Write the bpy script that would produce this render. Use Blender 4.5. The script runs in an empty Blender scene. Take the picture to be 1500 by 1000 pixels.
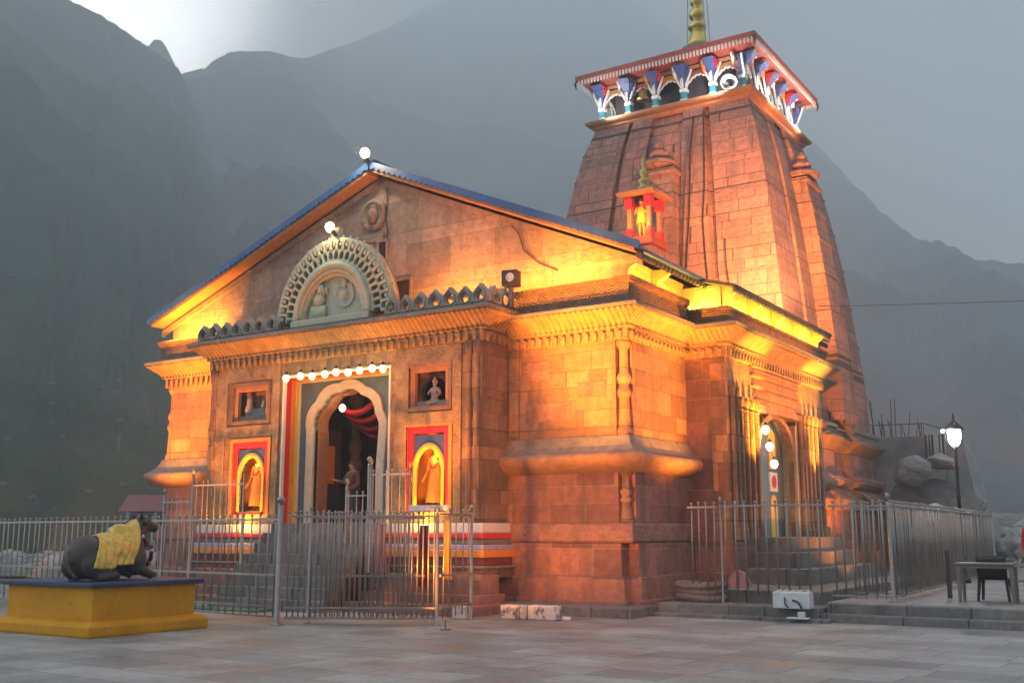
import bpy, bmesh, math, random
from mathutils import Vector, Matrix, noise, Euler
from mathutils.bvhtree import BVHTree
R = math.radians
S = bpy.context.scene
COL = S.collection
random.seed(7)

# ------------------------------------------------------------------ camera, sky, sun, exposure
cam_d = bpy.data.cameras.new('camera'); cam = bpy.data.objects.new('camera', cam_d); COL.objects.link(cam)
cam.location = (10.2, -20.3, 1.65)
cam.rotation_euler = (R(90 + 10.1755), 0, R(32.891))
cam_d.sensor_width = 36; cam_d.lens = 37.44; cam_d.clip_end = 20000; cam_d.clip_start = .1
S.camera = cam
SUN_EL, SUN_AZ = R(26), math.atan2(-763 - 10.2, 614 + 20.3)   # behind the notch in the ridge
world = bpy.data.worlds.new('World'); S.world = world; world.use_nodes = True
SKY_STRENGTH = 0.15
def build_world():
    nt = world.node_tree; nt.nodes.clear(); N = nt.nodes.new; L = nt.links.new
    out = N('ShaderNodeOutputWorld'); bg = N('ShaderNodeBackground'); bg.inputs[1].default_value = SKY_STRENGTH
    sky = N('ShaderNodeTexSky'); sky.sky_type = 'NISHITA'; sky.sun_disc = False
    sky.sun_elevation = SUN_EL; sky.sun_rotation = SUN_AZ; sky.dust_density = 3
    tc = N('ShaderNodeTexCoord')
    # overcast cloud deck
    no = N('ShaderNodeTexNoise'); no.inputs['Scale'].default_value = 2.2; no.inputs['Detail'].default_value = 5; no.inputs['Roughness'].default_value = .55
    L(tc.outputs['Generated'], no.inputs['Vector'])
    cr = N('ShaderNodeValToRGB'); cr.color_ramp.elements[0].position = .3; cr.color_ramp.elements[1].position = .75
    cr.color_ramp.elements[0].color = (3.2, 3.65, 4.05, 1); cr.color_ramp.elements[1].color = (5.0, 5.5, 5.9, 1)
    L(no.outputs['Fac'], cr.inputs[0])
    # break in the cloud, behind the notch
    dv = Vector((-.724, .520, .455)).normalized()
    dot = N('ShaderNodeVectorMath'); dot.operation = 'DOT_PRODUCT'; dot.inputs[1].default_value = dv
    nrm = N('ShaderNodeVectorMath'); nrm.operation = 'NORMALIZE'; L(tc.outputs['Generated'], nrm.inputs[0]); L(nrm.outputs[0], dot.inputs[0])
    mr = N('ShaderNodeMapRange'); mr.interpolation_type = 'SMOOTHSTEP'
    mr.inputs[1].default_value = math.cos(R(11.0)); mr.inputs[2].default_value = math.cos(R(.5)); mr.inputs[3].default_value = 0; mr.inputs[4].default_value = 1
    jit = N('ShaderNodeMath'); jit.operation = 'MULTIPLY_ADD'; L(no.outputs['Fac'], jit.inputs[0]); jit.inputs[1].default_value = .008; L(dot.outputs['Value'], jit.inputs[2])
    sj = N('ShaderNodeMath'); sj.operation = 'SUBTRACT'; L(jit.outputs[0], sj.inputs[0]); sj.inputs[1].default_value = .004; L(sj.outputs[0], mr.inputs[0])
    br = N('ShaderNodeMix'); br.data_type = 'RGBA'; br.inputs[7].default_value = (62, 62, 61, 1)
    pw = N('ShaderNodeMath'); pw.operation = 'POWER'; L(mr.outputs[0], pw.inputs[0]); pw.inputs[1].default_value = 3.0
    L(pw.outputs[0], br.inputs[0]); L(cr.outputs[0], br.inputs[6])
    mx = N('ShaderNodeMix'); mx.data_type = 'RGBA'; mx.inputs[0].default_value = .9
    L(sky.outputs[0], mx.inputs[6]); L(br.outputs[2], mx.inputs[7])
    # the evening sky is lighter towards the pass than behind the viewer
    gr = N('ShaderNodeMapRange'); gr.interpolation_type = 'SMOOTHSTEP'; gr.inputs[1].default_value = -.7; gr.inputs[2].default_value = .75; gr.inputs[3].default_value = .30; gr.inputs[4].default_value = 1.5
    L(dot.outputs['Value'], gr.inputs[0]); vs = N('ShaderNodeVectorMath'); vs.operation = 'SCALE'; L(mx.outputs[2], vs.inputs[0]); L(gr.outputs[0], vs.inputs['Scale'])
    L(vs.outputs[0], bg.inputs[0]); L(bg.outputs[0], out.inputs[0])
build_world()
sun_d = bpy.data.lights.new('sun', 'SUN'); sun_d.energy = .12; sun_d.angle = R(35); sun_d.color = (1, .96, .9)
sun = bpy.data.objects.new('sun', sun_d); COL.objects.link(sun)
sun.rotation_euler = Vector((math.sin(SUN_AZ) * math.cos(SUN_EL), math.cos(SUN_AZ) * math.cos(SUN_EL), math.sin(SUN_EL))).to_track_quat('Z', 'Y').to_euler()
S.view_settings.view_transform = 'Standard'; S.view_settings.look = 'None'; S.view_settings.gamma = 1
S.view_settings.exposure = 0.9
S.render.engine = 'CYCLES'
cy = S.cycles
cy.max_bounces = 5; cy.diffuse_bounces = 3; cy.glossy_bounces = 2; cy.transmission_bounces = 2; cy.volume_bounces = 4; cy.transparent_max_bounces = 8
cy.sample_clamp_indirect = 4; cy.caustics_reflective = False; cy.caustics_refractive = False
cy.use_denoising = True
HAZE_DENSITY = .0015

# ------------------------------------------------------------------ materials
MATS = {}
def new_mat(name):
    m = bpy.data.materials.new(name); m.use_nodes = True
    return m, m.node_tree, m.node_tree.nodes['Principled BSDF']
def wall_coords(nt, row=0.0, warp=.03):
    """vector (along wall, height, 0) from world position and normal"""
    N = nt.nodes.new; L = nt.links.new
    g = N('ShaderNodeNewGeometry'); sp = N('ShaderNodeSeparateXYZ'); L(g.outputs['Position'], sp.inputs[0])
    sn = N('ShaderNodeSeparateXYZ'); L(g.outputs['True Normal'], sn.inputs[0])
    ab = N('ShaderNodeMath'); ab.operation = 'ABSOLUTE'; L(sn.outputs[0], ab.inputs[0])
    gt = N('ShaderNodeMath'); gt.operation = 'GREATER_THAN'; L(ab.outputs[0], gt.inputs[0]); gt.inputs[1].default_value = .6
    mx = N('ShaderNodeMix'); mx.data_type = 'FLOAT'; L(gt.outputs[0], mx.inputs[0]); L(sp.outputs[0], mx.inputs[2]); L(sp.outputs[1], mx.inputs[3])
    u = mx.outputs[0]; z = sp.outputs[2]
    if row:
        # uneven course heights, and each course shifted by its own amount
        n1 = N('ShaderNodeTexNoise'); n1.noise_dimensions = '1D'; n1.inputs['Scale'].default_value = 1.7; n1.inputs['Detail'].default_value = 0
        L(z, n1.inputs['W'])
        ma = N('ShaderNodeMath'); ma.operation = 'MULTIPLY_ADD'; L(n1.outputs['Fac'], ma.inputs[0]); ma.inputs[1].default_value = .55; L(z, ma.inputs[2]); z = ma.outputs[0]
        dv = N('ShaderNodeMath'); dv.operation = 'DIVIDE'; L(z, dv.inputs[0]); dv.inputs[1].default_value = row
        fl = N('ShaderNodeMath'); fl.operation = 'FLOOR'; L(dv.outputs[0], fl.inputs[0])
        wn = N('ShaderNodeTexWhiteNoise'); wn.noise_dimensions = '1D'; L(fl.outputs[0], wn.inputs['W'])
        mu = N('ShaderNodeMath'); mu.operation = 'MULTIPLY_ADD'; L(wn.outputs['Value'], mu.inputs[0]); mu.inputs[1].default_value = 7.3; L(u, mu.inputs[2]); u = mu.outputs[0]
        n2 = N('ShaderNodeTexNoise'); n2.noise_dimensions = '1D'; n2.inputs['Scale'].default_value = .9; n2.inputs['Detail'].default_value = 0; L(u, n2.inputs['W'])
        mb = N('ShaderNodeMath'); mb.operation = 'MULTIPLY_ADD'; L(n2.outputs['Fac'], mb.inputs[0]); mb.inputs[1].default_value = 1.1; L(u, mb.inputs[2]); u = mb.outputs[0]
    cb = N('ShaderNodeCombineXYZ'); L(u, cb.inputs[0]); L(z, cb.inputs[1])
    return cb.outputs[0], g.outputs['Position']
def noise_node(nt, vec, scale, detail=4, rough=.55):
    n = nt.nodes.new('ShaderNodeTexNoise'); n.inputs['Scale'].default_value = scale; n.inputs['Detail'].default_value = detail; n.inputs['Roughness'].default_value = rough
    if vec is not None: nt.links.new(vec, n.inputs['Vector'])
    return n.outputs['Fac']
def ramp(nt, fac, stops):
    r = nt.nodes.new('ShaderNodeValToRGB'); e = r.color_ramp.elements
    while len(e) < len(stops): e.new(.5)
    for k, (p, c) in enumerate(stops): e[k].position = p; e[k].color = (c if len(c) == 4 else (*c, 1))
    nt.links.new(fac, r.inputs[0]); return r.outputs[0]
def mixc(nt, fac, a, b, mode='MIX'):
    m = nt.nodes.new('ShaderNodeMix'); m.data_type = 'RGBA'; m.blend_type = mode
    for s, v in ((0, fac), (6, a), (7, b)):
        if hasattr(v, 'is_linked') or hasattr(v, 'links'): nt.links.new(v, m.inputs[s])
        else: m.inputs[s].default_value = v if s == 0 else (*v, 1)
    return m.outputs[2]
def bump(nt, height, strength, dist, normal=None):
    b = nt.nodes.new('ShaderNodeBump'); b.inputs['Strength'].default_value = strength; b.inputs['Distance'].default_value = dist
    nt.links.new(height, b.inputs['Height'])
    if normal is not None: nt.links.new(normal, b.inputs['Normal'])
    return b.outputs[0]
def ashlar(name, a, b, mortar, width=.95, row=.42, gap=.012, dirt=(.10, .085, .075), dirt_amt=.55, relief=.02):
    m, nt, p = new_mat(name); N = nt.nodes.new; L = nt.links.new
    vec, pos = wall_coords(nt, row)
    br = N('ShaderNodeTexBrick'); br.inputs['Scale'].default_value = 1; br.inputs['Brick Width'].default_value = width; br.inputs['Row Height'].default_value = row
    br.inputs['Mortar Size'].default_value = gap; br.inputs['Mortar Smooth'].default_value = .25; br.inputs['Bias'].default_value = -.1
    br.inputs['Color1'].default_value = (*a, 1); br.inputs['Color2'].default_value = (*b, 1); br.inputs['Mortar'].default_value = (*mortar, 1)
    br.offset = .5; br.squash = .75; br.squash_frequency = 3
    L(vec, br.inputs['Vector'])
    mot = noise_node(nt, pos, 5.5, 6, .65)
    c = mixc(nt, .55, br.outputs['Color'], ramp(nt, mot, [(.3, (.42, .40, .40)), (.7, (1.35, 1.28, 1.2))]), 'MULTIPLY')
    big = noise_node(nt, pos, .55, 5, .6)
    bs = ramp(nt, big, [(.48, (0, 0, 0)), (.66, (.65, .65, .65))]); bq = N('ShaderNodeSeparateColor'); L(bs, bq.inputs[0])
    gy = mixc(nt, 1.0, c, (.62, .70, .74), 'MULTIPLY'); c = mixc(nt, bq.outputs[0], c, gy)
    # rain streaks and soot
    mp = N('ShaderNodeMapping'); mp.inputs['Scale'].default_value = (1.6, 1.6, .22); L(pos, mp.inputs[0])
    st = noise_node(nt, mp.outputs[0], 1.6, 5, .6)
    sf = ramp(nt, st, [(.5, (0, 0, 0)), (.72, (dirt_amt,) * 3)])
    sb = N('ShaderNodeSeparateColor'); L(sf, sb.inputs[0])
    c = mixc(nt, sb.outputs[0], c, dirt)
    L(c, p.inputs['Base Color']); p.inputs['Roughness'].default_value = .85
    iv = N('ShaderNodeMath'); iv.operation = 'SUBTRACT'; iv.inputs[0].default_value = 1; L(br.outputs['Fac'], iv.inputs[1])
    nb = bump(nt, iv.outputs[0], .8, relief)
    # uneven, hand dressed faces
    fine = noise_node(nt, pos, 14, 6, .7)
    fb = noise_node(nt, pos, 4.2, 4, .6); nb = bump(nt, fb, .5, .05, nb)
    L(bump(nt, fine, .85, .035, nb), p.inputs['Normal']); MATS[name] = m; return m
def carved(name, base, dark, freq=3.2, depth=.03, kind='scroll'):
    m, nt, p = new_mat(name); N = nt.nodes.new; L = nt.links.new
    vec, pos = wall_coords(nt)
    if kind == 'scroll':
        w = N('ShaderNodeTexWave'); w.wave_type = 'RINGS'; w.rings_direction = 'SPHERICAL'; w.inputs['Scale'].default_value = 6.5
        mp = N('ShaderNodeMapping'); L(vec, mp.inputs[0])
        fr = N('ShaderNodeVectorMath'); fr.operation = 'MODULO'; fr.inputs[1].default_value = (.42, .52, 1)
        ad = N('ShaderNodeVectorMath'); ad.inputs[1].default_value = (50.4, 0, 0); L(vec, ad.inputs[0]); L(ad.outputs[0], fr.inputs[0])
        sb = N('ShaderNodeVectorMath'); sb.operation = 'SUBTRACT'; sb.inputs[1].default_value = (.21, .26, 0); L(fr.outputs[0], sb.inputs[0])
        w.inputs['Distortion'].default_value = 3.5; w.inputs['Detail'].default_value = 1.5; L(sb.outputs[0], w.inputs['Vector']); h = w.outputs['Fac']
    elif kind == 'flute':
        w = N('ShaderNodeTexWave'); w.wave_type = 'BANDS'; w.bands_direction = 'X'; w.inputs['Scale'].default_value = freq
        w.inputs['Distortion'].default_value = 2.5; w.inputs['Detail'].default_value = 2; L(vec, w.inputs['Vector']); h = w.outputs['Fac']
    elif kind == 'diaper':
        w = N('ShaderNodeTexVoronoi'); w.feature = 'F1'; w.inputs['Scale'].default_value = freq; w.inputs['Randomness'].default_value = .35; L(vec, w.inputs['Vector']); h = w.outputs['Distance']
    else:
        w = N('ShaderNodeTexNoise'); w.inputs['Scale'].default_value = freq; w.inputs['Detail'].default_value = 3; w.inputs['Distortion'].default_value = 2; L(vec, w.inputs['Vector']); h = w.outputs['Fac']
    mot = noise_node(nt, pos, 4, 5, .6)
    c = ramp(nt, mot, [(.3, dark), (.65, base)])
    if kind in ('scroll', 'diaper'):
        c = mixc(nt, .45, c, ramp(nt, h, [(.1, (.45, .42, .4)), (.6, (1.1, 1.1, 1.1))]), 'MULTIPLY')
    L(c, p.inputs['Base Color']); p.inputs['Roughness'].default_value = .85
    nb = bump(nt, h, .9, depth)
    L(bump(nt, noise_node(nt, pos, 16, 5, .7), .4, .015, nb), p.inputs['Normal']); MATS[name] = m; return m
def plain(name, col, rough=.6, metal=0, vary=.25, scale=6, emit=None, bumpy=0):
    m, nt, p = new_mat(name); L = nt.links.new
    tc = nt.nodes.new('ShaderNodeTexCoord')
    f = noise_node(nt, tc.outputs['Object'], scale, 5, .6)
    c = ramp(nt, f, [(.25, tuple(x * (1 - vary) for x in col)), (.75, tuple(min(1, x * (1 + vary)) for x in col))])
    L(c, p.inputs['Base Color']); p.inputs['Roughness'].default_value = rough; p.inputs['Metallic'].default_value = metal
    if bumpy: L(bump(nt, noise_node(nt, tc.outputs['Object'], scale * 3, 6, .65), .6, bumpy), p.inputs['Normal'])
    if emit: p.inputs['Emission Color'].default_value = (*emit[0], 1); p.inputs['Emission Strength'].default_value = emit[1]
    MATS[name] = m; return m
sand_a, sand_b = (.40, .255, .19), (.29, .18, .14)
ashlar('hall_stone', (.43, .265, .15), (.20, .115, .075), (.19, .125, .07), .95, .42, .008, (.10, .085, .075), .6, .012)
ashlar('lower_stone', (.37, .185, .135), (.17, .092, .075), (.34, .23, .18), .95, .5, .012, (.085, .07, .06), .8)
ashlar('tower_stone', (.44, .24, .195), (.29, .175, .145), (.085, .07, .06), 1.15, .50, .014, (.12, .105, .095), .75, .03)
ashlar('gable_stone', (.38, .29, .25), (.22, .175, .155), (.19, .15, .125), 1.35, .6, .007, (.13, .11, .10), .5)
ashlar('kerb_stone', (.24, .225, .21), (.17, .16, .15), (.07, .065, .06), 1.6, 3, .02, (.08, .075, .07), .6)
plain('ledge_stone', (.20, .19, .165), .9, 0, .35, 5, None, .02)
plain('torus_stone', (.32, .20, .12), .85, 0, .3, 5, None, .02)
carved('cove_stone', (.38, .255, .13), (.24, .165, .09), 2.3, .035, 'flute')
carved('band_stone', (.37, .25, .15), (.22, .15, .10), 3.2, .05, 'scroll')
carved('diaper_stone', (.40, .27, .14), (.25, .17, .09), 9, .035, 'diaper')
carved('border_stone', (.42, .28, .145), (.20, .13, .07), 11, .05, 'relief')
carved('relief_stone', (.36, .20, .15), (.17, .10, .08), 6, .07, 'relief')
plain('plaster_cream', (.45, .44, .32), .7, 0, .18, 9, None, .01)
plain('crest_grey', (.32, .295, .25), .85, 0, .3, 8, None, .015)
plain('roof_blue', (.035, .10, .30), .5, 0, .3, 3)
plain('roof_dark', (.045, .05, .045), .7, 0, .3, 3)
plain('timber_orange', (.42, .20, .09), .6, 0, .25, 6)
plain('timber_red', (.36, .075, .045), .55, 0, .3, 6)
plain('timber_dark', (.06, .045, .05), .7, 0, .3, 4)
plain('paint_red', (.62, .02, .03), .5, 0, .15, 5)
plain('paint_darkred', (.20, .015, .02), .5, 0, .2, 5)
plain('paint_orange', (.75, .27, .03), .5, 0, .15, 5)
plain('paint_yellow', (.80, .52, .06), .5, 0, .12, 5)
plain('paint_blue', (.045, .075, .22), .5, 0, .2, 5)
plain('slab_blue', (.03, .05, .11), .5, 0, .3, 4)
plain('paint_slate', (.10, .16, .22), .6, 0, .2, 5)
plain('paint_teal', (.04, .24, .30), .5, 0, .2, 9)
plain('paint_white', (.74, .72, .68), .6, 0, .12, 7)
plain('paint_lilac', (.40, .36, .55), .5, 0, .3, 12)
plain('paint_cream', (.62, .52, .38), .6, 0, .15, 7)
plain('paint_green', (.03, .16, .10), .6, 0, .2, 7)
plain('interior_shade', (.035, .02, .016), .8, 0, .3, 3)  # flat dark colour standing in for the shade inside openings
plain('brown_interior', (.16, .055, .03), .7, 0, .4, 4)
plain('gold', (.62, .46, .12), .3, 1, .15, 8)
plain('brass', (.45, .33, .12), .4, 1, .2, 8)
plain('statue_orange', (.62, .30, .07), .55, 0, .35, 14)
plain('statue_stone', (.40, .31, .24), .7, 0, .3, 16)
plain('steel', (.30, .285, .27), .32, .65, .18, 12)
plain('steel_dark', (.20, .19, .18), .4, .85, .2, 12)
plain('black_metal', (.02, .02, .022), .45, .4, .2, 8)
plain('cable_black', (.02, .018, .016), .6, 0, .1, 8)
plain('white_metal', (.62, .63, .63), .5, 0, .2, 8)
plain('bull_stone', (.042, .031, .027), .45, 0, .35, 7, None, .008)
plain('skin', (.30, .15, .09), .55, 0, .1, 20)
plain('hair', (.015, .012, .012), .6, 0, .2, 30)
plain('shirt_brown', (.10, .04, .03), .8, 0, .2, 12)
plain('shirt_red', (.45, .02, .03), .8, 0, .15, 12)
plain('trouser_dark', (.03, .03, .04), .8, 0, .2, 12)
plain('flower_red', (.16, .012, .02), .7, 0, .3, 30)
plain('flower_white', (.65, .60, .55), .7, 0, .2, 30)
plain('plastic_black', (.018, .016, .018), .4, 0, .1, 8)
plain('plastic_brown', (.20, .16, .14), .5, 0, .15, 8)
plain('concrete', (.30, .30, .295), .9, 0, .35, .8, None, .03)
plain('boulder_grey', (.34, .33, .315), .95, 0, .4, 1.6, None, .08)
plain('boulder_dark', (.17, .165, .155), .95, 0, .4, 1.2, None, .08)
plain('hill_rock', (.10, .10, .092), .95, 0, .4, .5)
plain('boulder_pale', (.55, .54, .51), .95, 0, .35, 4, None, .06)
plain('rope', (.22, .17, .14), .9, 0, .3, 20)
plain('tin_red', (.20, .035, .04), .6, 0, .25, 2)
plain('cloth_pink', (.40, .18, .15), .8, 0, .2, 8)
plain('bulb_warm', (1, .9, .6), .4, 0, 0, 5, ((1, .74, .27), 2.2))
plain('bulb_white', (1, .95, .8), .4, 0, 0, 5, ((1, .86, .48), 2.4))
plain('globe_white', (1, 1, 1), .4, 0, 0, 5, ((.95, .98, 1), 5))
def cloth_gold():
    m, nt, p = new_mat('gold_cloth'); L = nt.links.new
    tc = nt.nodes.new('ShaderNodeTexCoord'); f = noise_node(nt, tc.outputs['Object'], 9, 4, .6)
    L(ramp(nt, f, [(.3, (.50, .27, .03)), (.7, (.85, .58, .12))]), p.inputs['Base Color'])
    p.inputs['Roughness'].default_value = .34; p.inputs['Metallic'].default_value = .25
    L(bump(nt, noise_node(nt, tc.outputs['Object'], 22, 4, .6), .5, .02), p.inputs['Normal']); MATS['gold_cloth'] = m
cloth_gold()
def yellow_paint():
    m, nt, p = new_mat('pedestal_yellow'); L = nt.links.new
    g = nt.nodes.new('ShaderNodeNewGeometry')
    a = noise_node(nt, g.outputs['Position'], 1.6, 6, .65); b = noise_node(nt, g.outputs['Position'], 7, 6, .7)
    c = ramp(nt, a, [(.3, (.52, .225, .006)), (.7, (.68, .31, .010))])
    s = ramp(nt, b, [(.60, (0, 0, 0)), (.72, (.8, .8, .8))]); q = nt.nodes.new('ShaderNodeSeparateColor'); L(s, q.inputs[0])
    L(mixc(nt, q.outputs[0], c, (.22, .13, .03)), p.inputs['Base Color']); p.inputs['Roughness'].default_value = .7; p.inputs['Specular IOR Level'].default_value = .2
    L(bump(nt, b, .4, .01), p.inputs['Normal']); MATS['pedestal_yellow'] = m
yellow_paint()
def paving():
    m, nt, p = new_mat('paving'); N = nt.nodes.new; L = nt.links.new
    g = N('ShaderNodeNewGeometry'); mp = N('ShaderNodeMapping'); mp.inputs['Rotation'].default_value = (0, 0, R(3)); L(g.outputs['Position'], mp.inputs[0])
    br = N('ShaderNodeTexBrick'); br.inputs['Scale'].default_value = 1; br.inputs['Brick Width'].default_value = 1.35; br.inputs['Row Height'].default_value = .72; br.squash = .7; br.squash_frequency = 3
    br.inputs['Mortar Size'].default_value = .009; br.inputs['Mortar Smooth'].default_value = .3; br.inputs['Bias'].default_value = -.25
    br.inputs['Color1'].default_value = (.30, .296, .288, 1); br.inputs['Color2'].default_value = (.175, .172, .167, 1); br.inputs['Mortar'].default_value = (.10, .095, .085, 1)
    L(mp.outputs[0], br.inputs['Vector'])
    n1 = noise_node(nt, g.outputs['Position'], .7, 7, .65); n2 = noise_node(nt, g.outputs['Position'], 9, 6, .7)
    c = mixc(nt, .8, br.outputs['Color'], ramp(nt, n1, [(.32, (.45, .45, .46)), (.66, (1.4, 1.36, 1.3))]), 'MULTIPLY')
    c = mixc(nt, .5, c, ramp(nt, n2, [(.3, (.65, .65, .65)), (.7, (1.3, 1.3, 1.3))]), 'MULTIPLY')
    L(c, p.inputs['Base Color'])
    L(ramp(nt, n1, [(.35, (.45, .45, .45)), (.6, (.75, .75, .75))]), p.inputs['Roughness'])
    iv = N('ShaderNodeMath'); iv.operation = 'SUBTRACT'; iv.inputs[0].default_value = 1; L(br.outputs['Fac'], iv.inputs[1])
    L(bump(nt, n2, .35, .015, bump(nt, iv.outputs[0], .5, .01)), p.inputs['Normal']); MATS['paving'] = m
paving()
def slope_mat(name, grass, rock, lo, hi, scale):
    m, nt, p = new_mat(name); N = nt.nodes.new; L = nt.links.new
    g = N('ShaderNodeNewGeometry')
    a = noise_node(nt, g.outputs['Position'], scale, 9, .65); b = noise_node(nt, g.outputs['Position'], scale * 9, 7, .7)
    c = ramp(nt, a, [(lo, grass), (hi, rock)])
    c = mixc(nt, .7, c, ramp(nt, b, [(.3, (.45, .45, .45)), (.7, (1.45, 1.45, 1.4))]), 'MULTIPLY')
    L(c, p.inputs['Base Color']); p.inputs['Roughness'].default_value = .95; p.inputs['Specular IOR Level'].default_value = .1
    L(bump(nt, b, 1.0, .05 / scale, bump(nt, a, .8, .15 / scale)), p.inputs['Normal'])
    MATS[name] = m
slope_mat('grass_slope', (.014, .042, .008), (.064, .074, .045), .42, .72, .02)
slope_mat('rock_slope', (.030, .038, .030), (.12, .12, .115), .40, .66, .012)
slope_mat('gravel_ground', (.19, .18, .165), (.28, .265, .245), .35, .65, .2)

# ------------------------------------------------------------------ mesh builder
class MB:
    def __init__(s): s.v = []; s.f = []
    def face(s, pts):
        i = len(s.v); s.v += [tuple(p) for p in pts]; s.f.append(tuple(range(i, i + len(pts))))
    def box(s, x0, x1, y0, y1, z0, z1):
        i = len(s.v)
        s.v += [(x0, y0, z0), (x1, y0, z0), (x1, y1, z0), (x0, y1, z0), (x0, y0, z1), (x1, y0, z1), (x1, y1, z1), (x0, y1, z1)]
        s.f += [tuple(i + k for k in q) for q in ((3, 2, 1, 0), (4, 5, 6, 7), (0, 1, 5, 4), (1, 2, 6, 5), (2, 3, 7, 6), (3, 0, 4, 7))]
        return s
    def rings(s, rings, closed=True, cap0=False, cap1=False):
        n = len(rings[0]); i = len(s.v)
        for r in rings: s.v += [tuple(p) for p in r]
        for a in range(len(rings) - 1):
            for k in range(n if closed else n - 1):
                k2 = (k + 1) % n
                s.f.append((i + a * n + k, i + a * n + k2, i + (a + 1) * n + k2, i + (a + 1) * n + k))
        if cap0: s.f.append(tuple(i + k for k in reversed(range(n))))
        if cap1: s.f.append(tuple(i + (len(rings) - 1) * n + k for k in range(n)))
        return s
    def lathe(s, c, prof, n=16, axis='z', cap=True):
        rs = []
        for r, h in prof:
            ring = []
            for k in range(n):
                a = 2 * math.pi * k / n; x, y = r * math.cos(a), r * math.sin(a)
                p = {'z': (x, y, h), 'y': (x, h, -y), 'x': (h, x, y)}[axis]
                ring.append((c[0] + p[0], c[1] + p[1], c[2] + p[2]))
            rs.append(ring)
        return s.rings(rs, True, cap, cap)
    def tube(s, pts, r, n=6):
        pts = [Vector(p) for p in pts]; rs = []
        for k, p in enumerate(pts):
            t = (pts[min(k + 1, len(pts) - 1)] - pts[max(k - 1, 0)]).normalized()
            up = Vector((0, 0, 1)) if abs(t.z) < .95 else Vector((1, 0, 0))
            a = t.cross(up).normalized(); b = a.cross(t).normalized()
            rr = r[k] if isinstance(r, (list, tuple)) else r
            rs.append([p + (a * math.cos(2 * math.pi * q / n) + b * math.sin(2 * math.pi * q / n)) * rr for q in range(n)])
        return s.rings(rs, True, True, True)
    def ball(s, c, r, n=10, m=6, sq=(1, 1, 1)):
        rs = []
        for j in range(m + 1):
            t = math.pi * j / m; t = min(max(t, .02), math.pi - .02)
            rs.append([(c[0] + sq[0] * r * math.sin(t) * math.cos(2 * math.pi * k / n), c[1] + sq[1] * r * math.sin(t) * math.sin(2 * math.pi * k / n), c[2] - sq[2] * r * math.cos(t)) for k in range(n)])
        return s.rings(rs, True, True, True)
    def prism(s, poly, y0, y1, plane='xz'):
        """extrude a polygon (list of 2-D points) between two depths"""
        if plane == 'xz': A = [(a, y0, b) for a, b in poly]; B = [(a, y1, b) for a, b in poly]
        elif plane == 'yz': A = [(y0, a, b) for a, b in poly]; B = [(y1, a, b) for a, b in poly]
        else: A = [(a, b, y0) for a, b in poly]; B = [(a, b, y1) for a, b in poly]
        return s.rings([A, B], True, True, True)
    def band(s, outer, inner, y0, y1, plane='xz', closed=False):
        """flat strip between two matched outlines, given thickness"""
        def P(a, b, y): return (a, y, b) if plane == 'xz' else (y, a, b)
        rs = [[P(*o, y0), P(*i, y0), P(*i, y1), P(*o, y1)] for o, i in zip(outer, inner)]
        if closed: rs.append(rs[0])
        return s.rings(rs, True, not closed, not closed)
    def holed(s, x0, x1, z0, z1, y0, y1, holes, plane='xz'):
        """slab with rectangular openings cut through it"""
        xs = sorted({x0, x1, *[h[0] for h in holes], *[h[1] for h in holes]}); zs = sorted({z0, z1, *[h[2] for h in holes], *[h[3] for h in holes]})
        solid = lambda i, j: 0 <= i < len(xs) - 1 and 0 <= j < len(zs) - 1 and not any(h[0] <= (xs[i] + xs[i + 1]) / 2 <= h[1] and h[2] <= (zs[j] + zs[j + 1]) / 2 <= h[3] for h in holes)
        P = (lambda a, y, b: (a, y, b)) if plane == 'xz' else (lambda a, y, b: (y, a, b))
        for i in range(len(xs) - 1):
            for j in range(len(zs) - 1):
                if not solid(i, j): continue
                a, b, c, d = xs[i], xs[i + 1], zs[j], zs[j + 1]
                s.face([P(a, y0, c), P(b, y0, c), P(b, y0, d), P(a, y0, d)]); s.face([P(b, y1, c), P(a, y1, c), P(a, y1, d), P(b, y1, d)])
                if not solid(i - 1, j): s.face([P(a, y1, c), P(a, y0, c), P(a, y0, d), P(a, y1, d)])
                if not solid(i + 1, j): s.face([P(b, y0, c), P(b, y1, c), P(b, y1, d), P(b, y0, d)])
                if not solid(i, j - 1): s.face([P(a, y1, c), P(b, y1, c), P(b, y0, c), P(a, y0, c)])
                if not solid(i, j + 1): s.face([P(a, y0, d), P(b, y0, d), P(b, y1, d), P(a, y1, d)])
        return s
    def build(s, name, mat, parent=None, smooth=False, bevel=0, merge=False):
        me = bpy.data.meshes.new(name); me.from_pydata(s.v, [], s.f); me.validate()
        bm = bmesh.new(); bm.from_mesh(me)
        if merge or smooth: bmesh.ops.remove_doubles(bm, verts=bm.verts, dist=1e-4)
        bmesh.ops.recalc_face_normals(bm, faces=bm.faces); bm.to_mesh(me); bm.free()
        me.materials.append(MATS[mat] if isinstance(mat, str) else mat)
        if smooth:
            for p in me.polygons: p.use_smooth = True
        o = bpy.data.objects.new(name, me); COL.objects.link(o)
        if parent: o.parent = parent
        if bevel:
            b = o.modifiers.new('bevel', 'BEVEL'); b.width = bevel; b.segments = 2; b.limit_method = 'ANGLE'
        return o
def tag(o, label=None, cat=None, group=None, kind=None):
    for k, v in (('label', label), ('category', cat), ('group', group), ('kind', kind)):
        if v: o[k] = v
    return o
def thing(name, label, cat, group=None, loc=(0, 0, 0), rz=0):
    o = bpy.data.objects.new(name, None); COL.objects.link(o); o.empty_display_size = .2
    o.location = loc; o.rotation_euler = (0, 0, rz); return tag(o, label, cat, group)
def copy_of(o, parent=None, loc=None, rz=None):
    c = o.copy(); COL.objects.link(c)
    if parent: c.parent = parent
    if loc is not None: c.location = loc
    if rz is not None: c.rotation_euler = (0, 0, rz)
    return c
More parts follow.
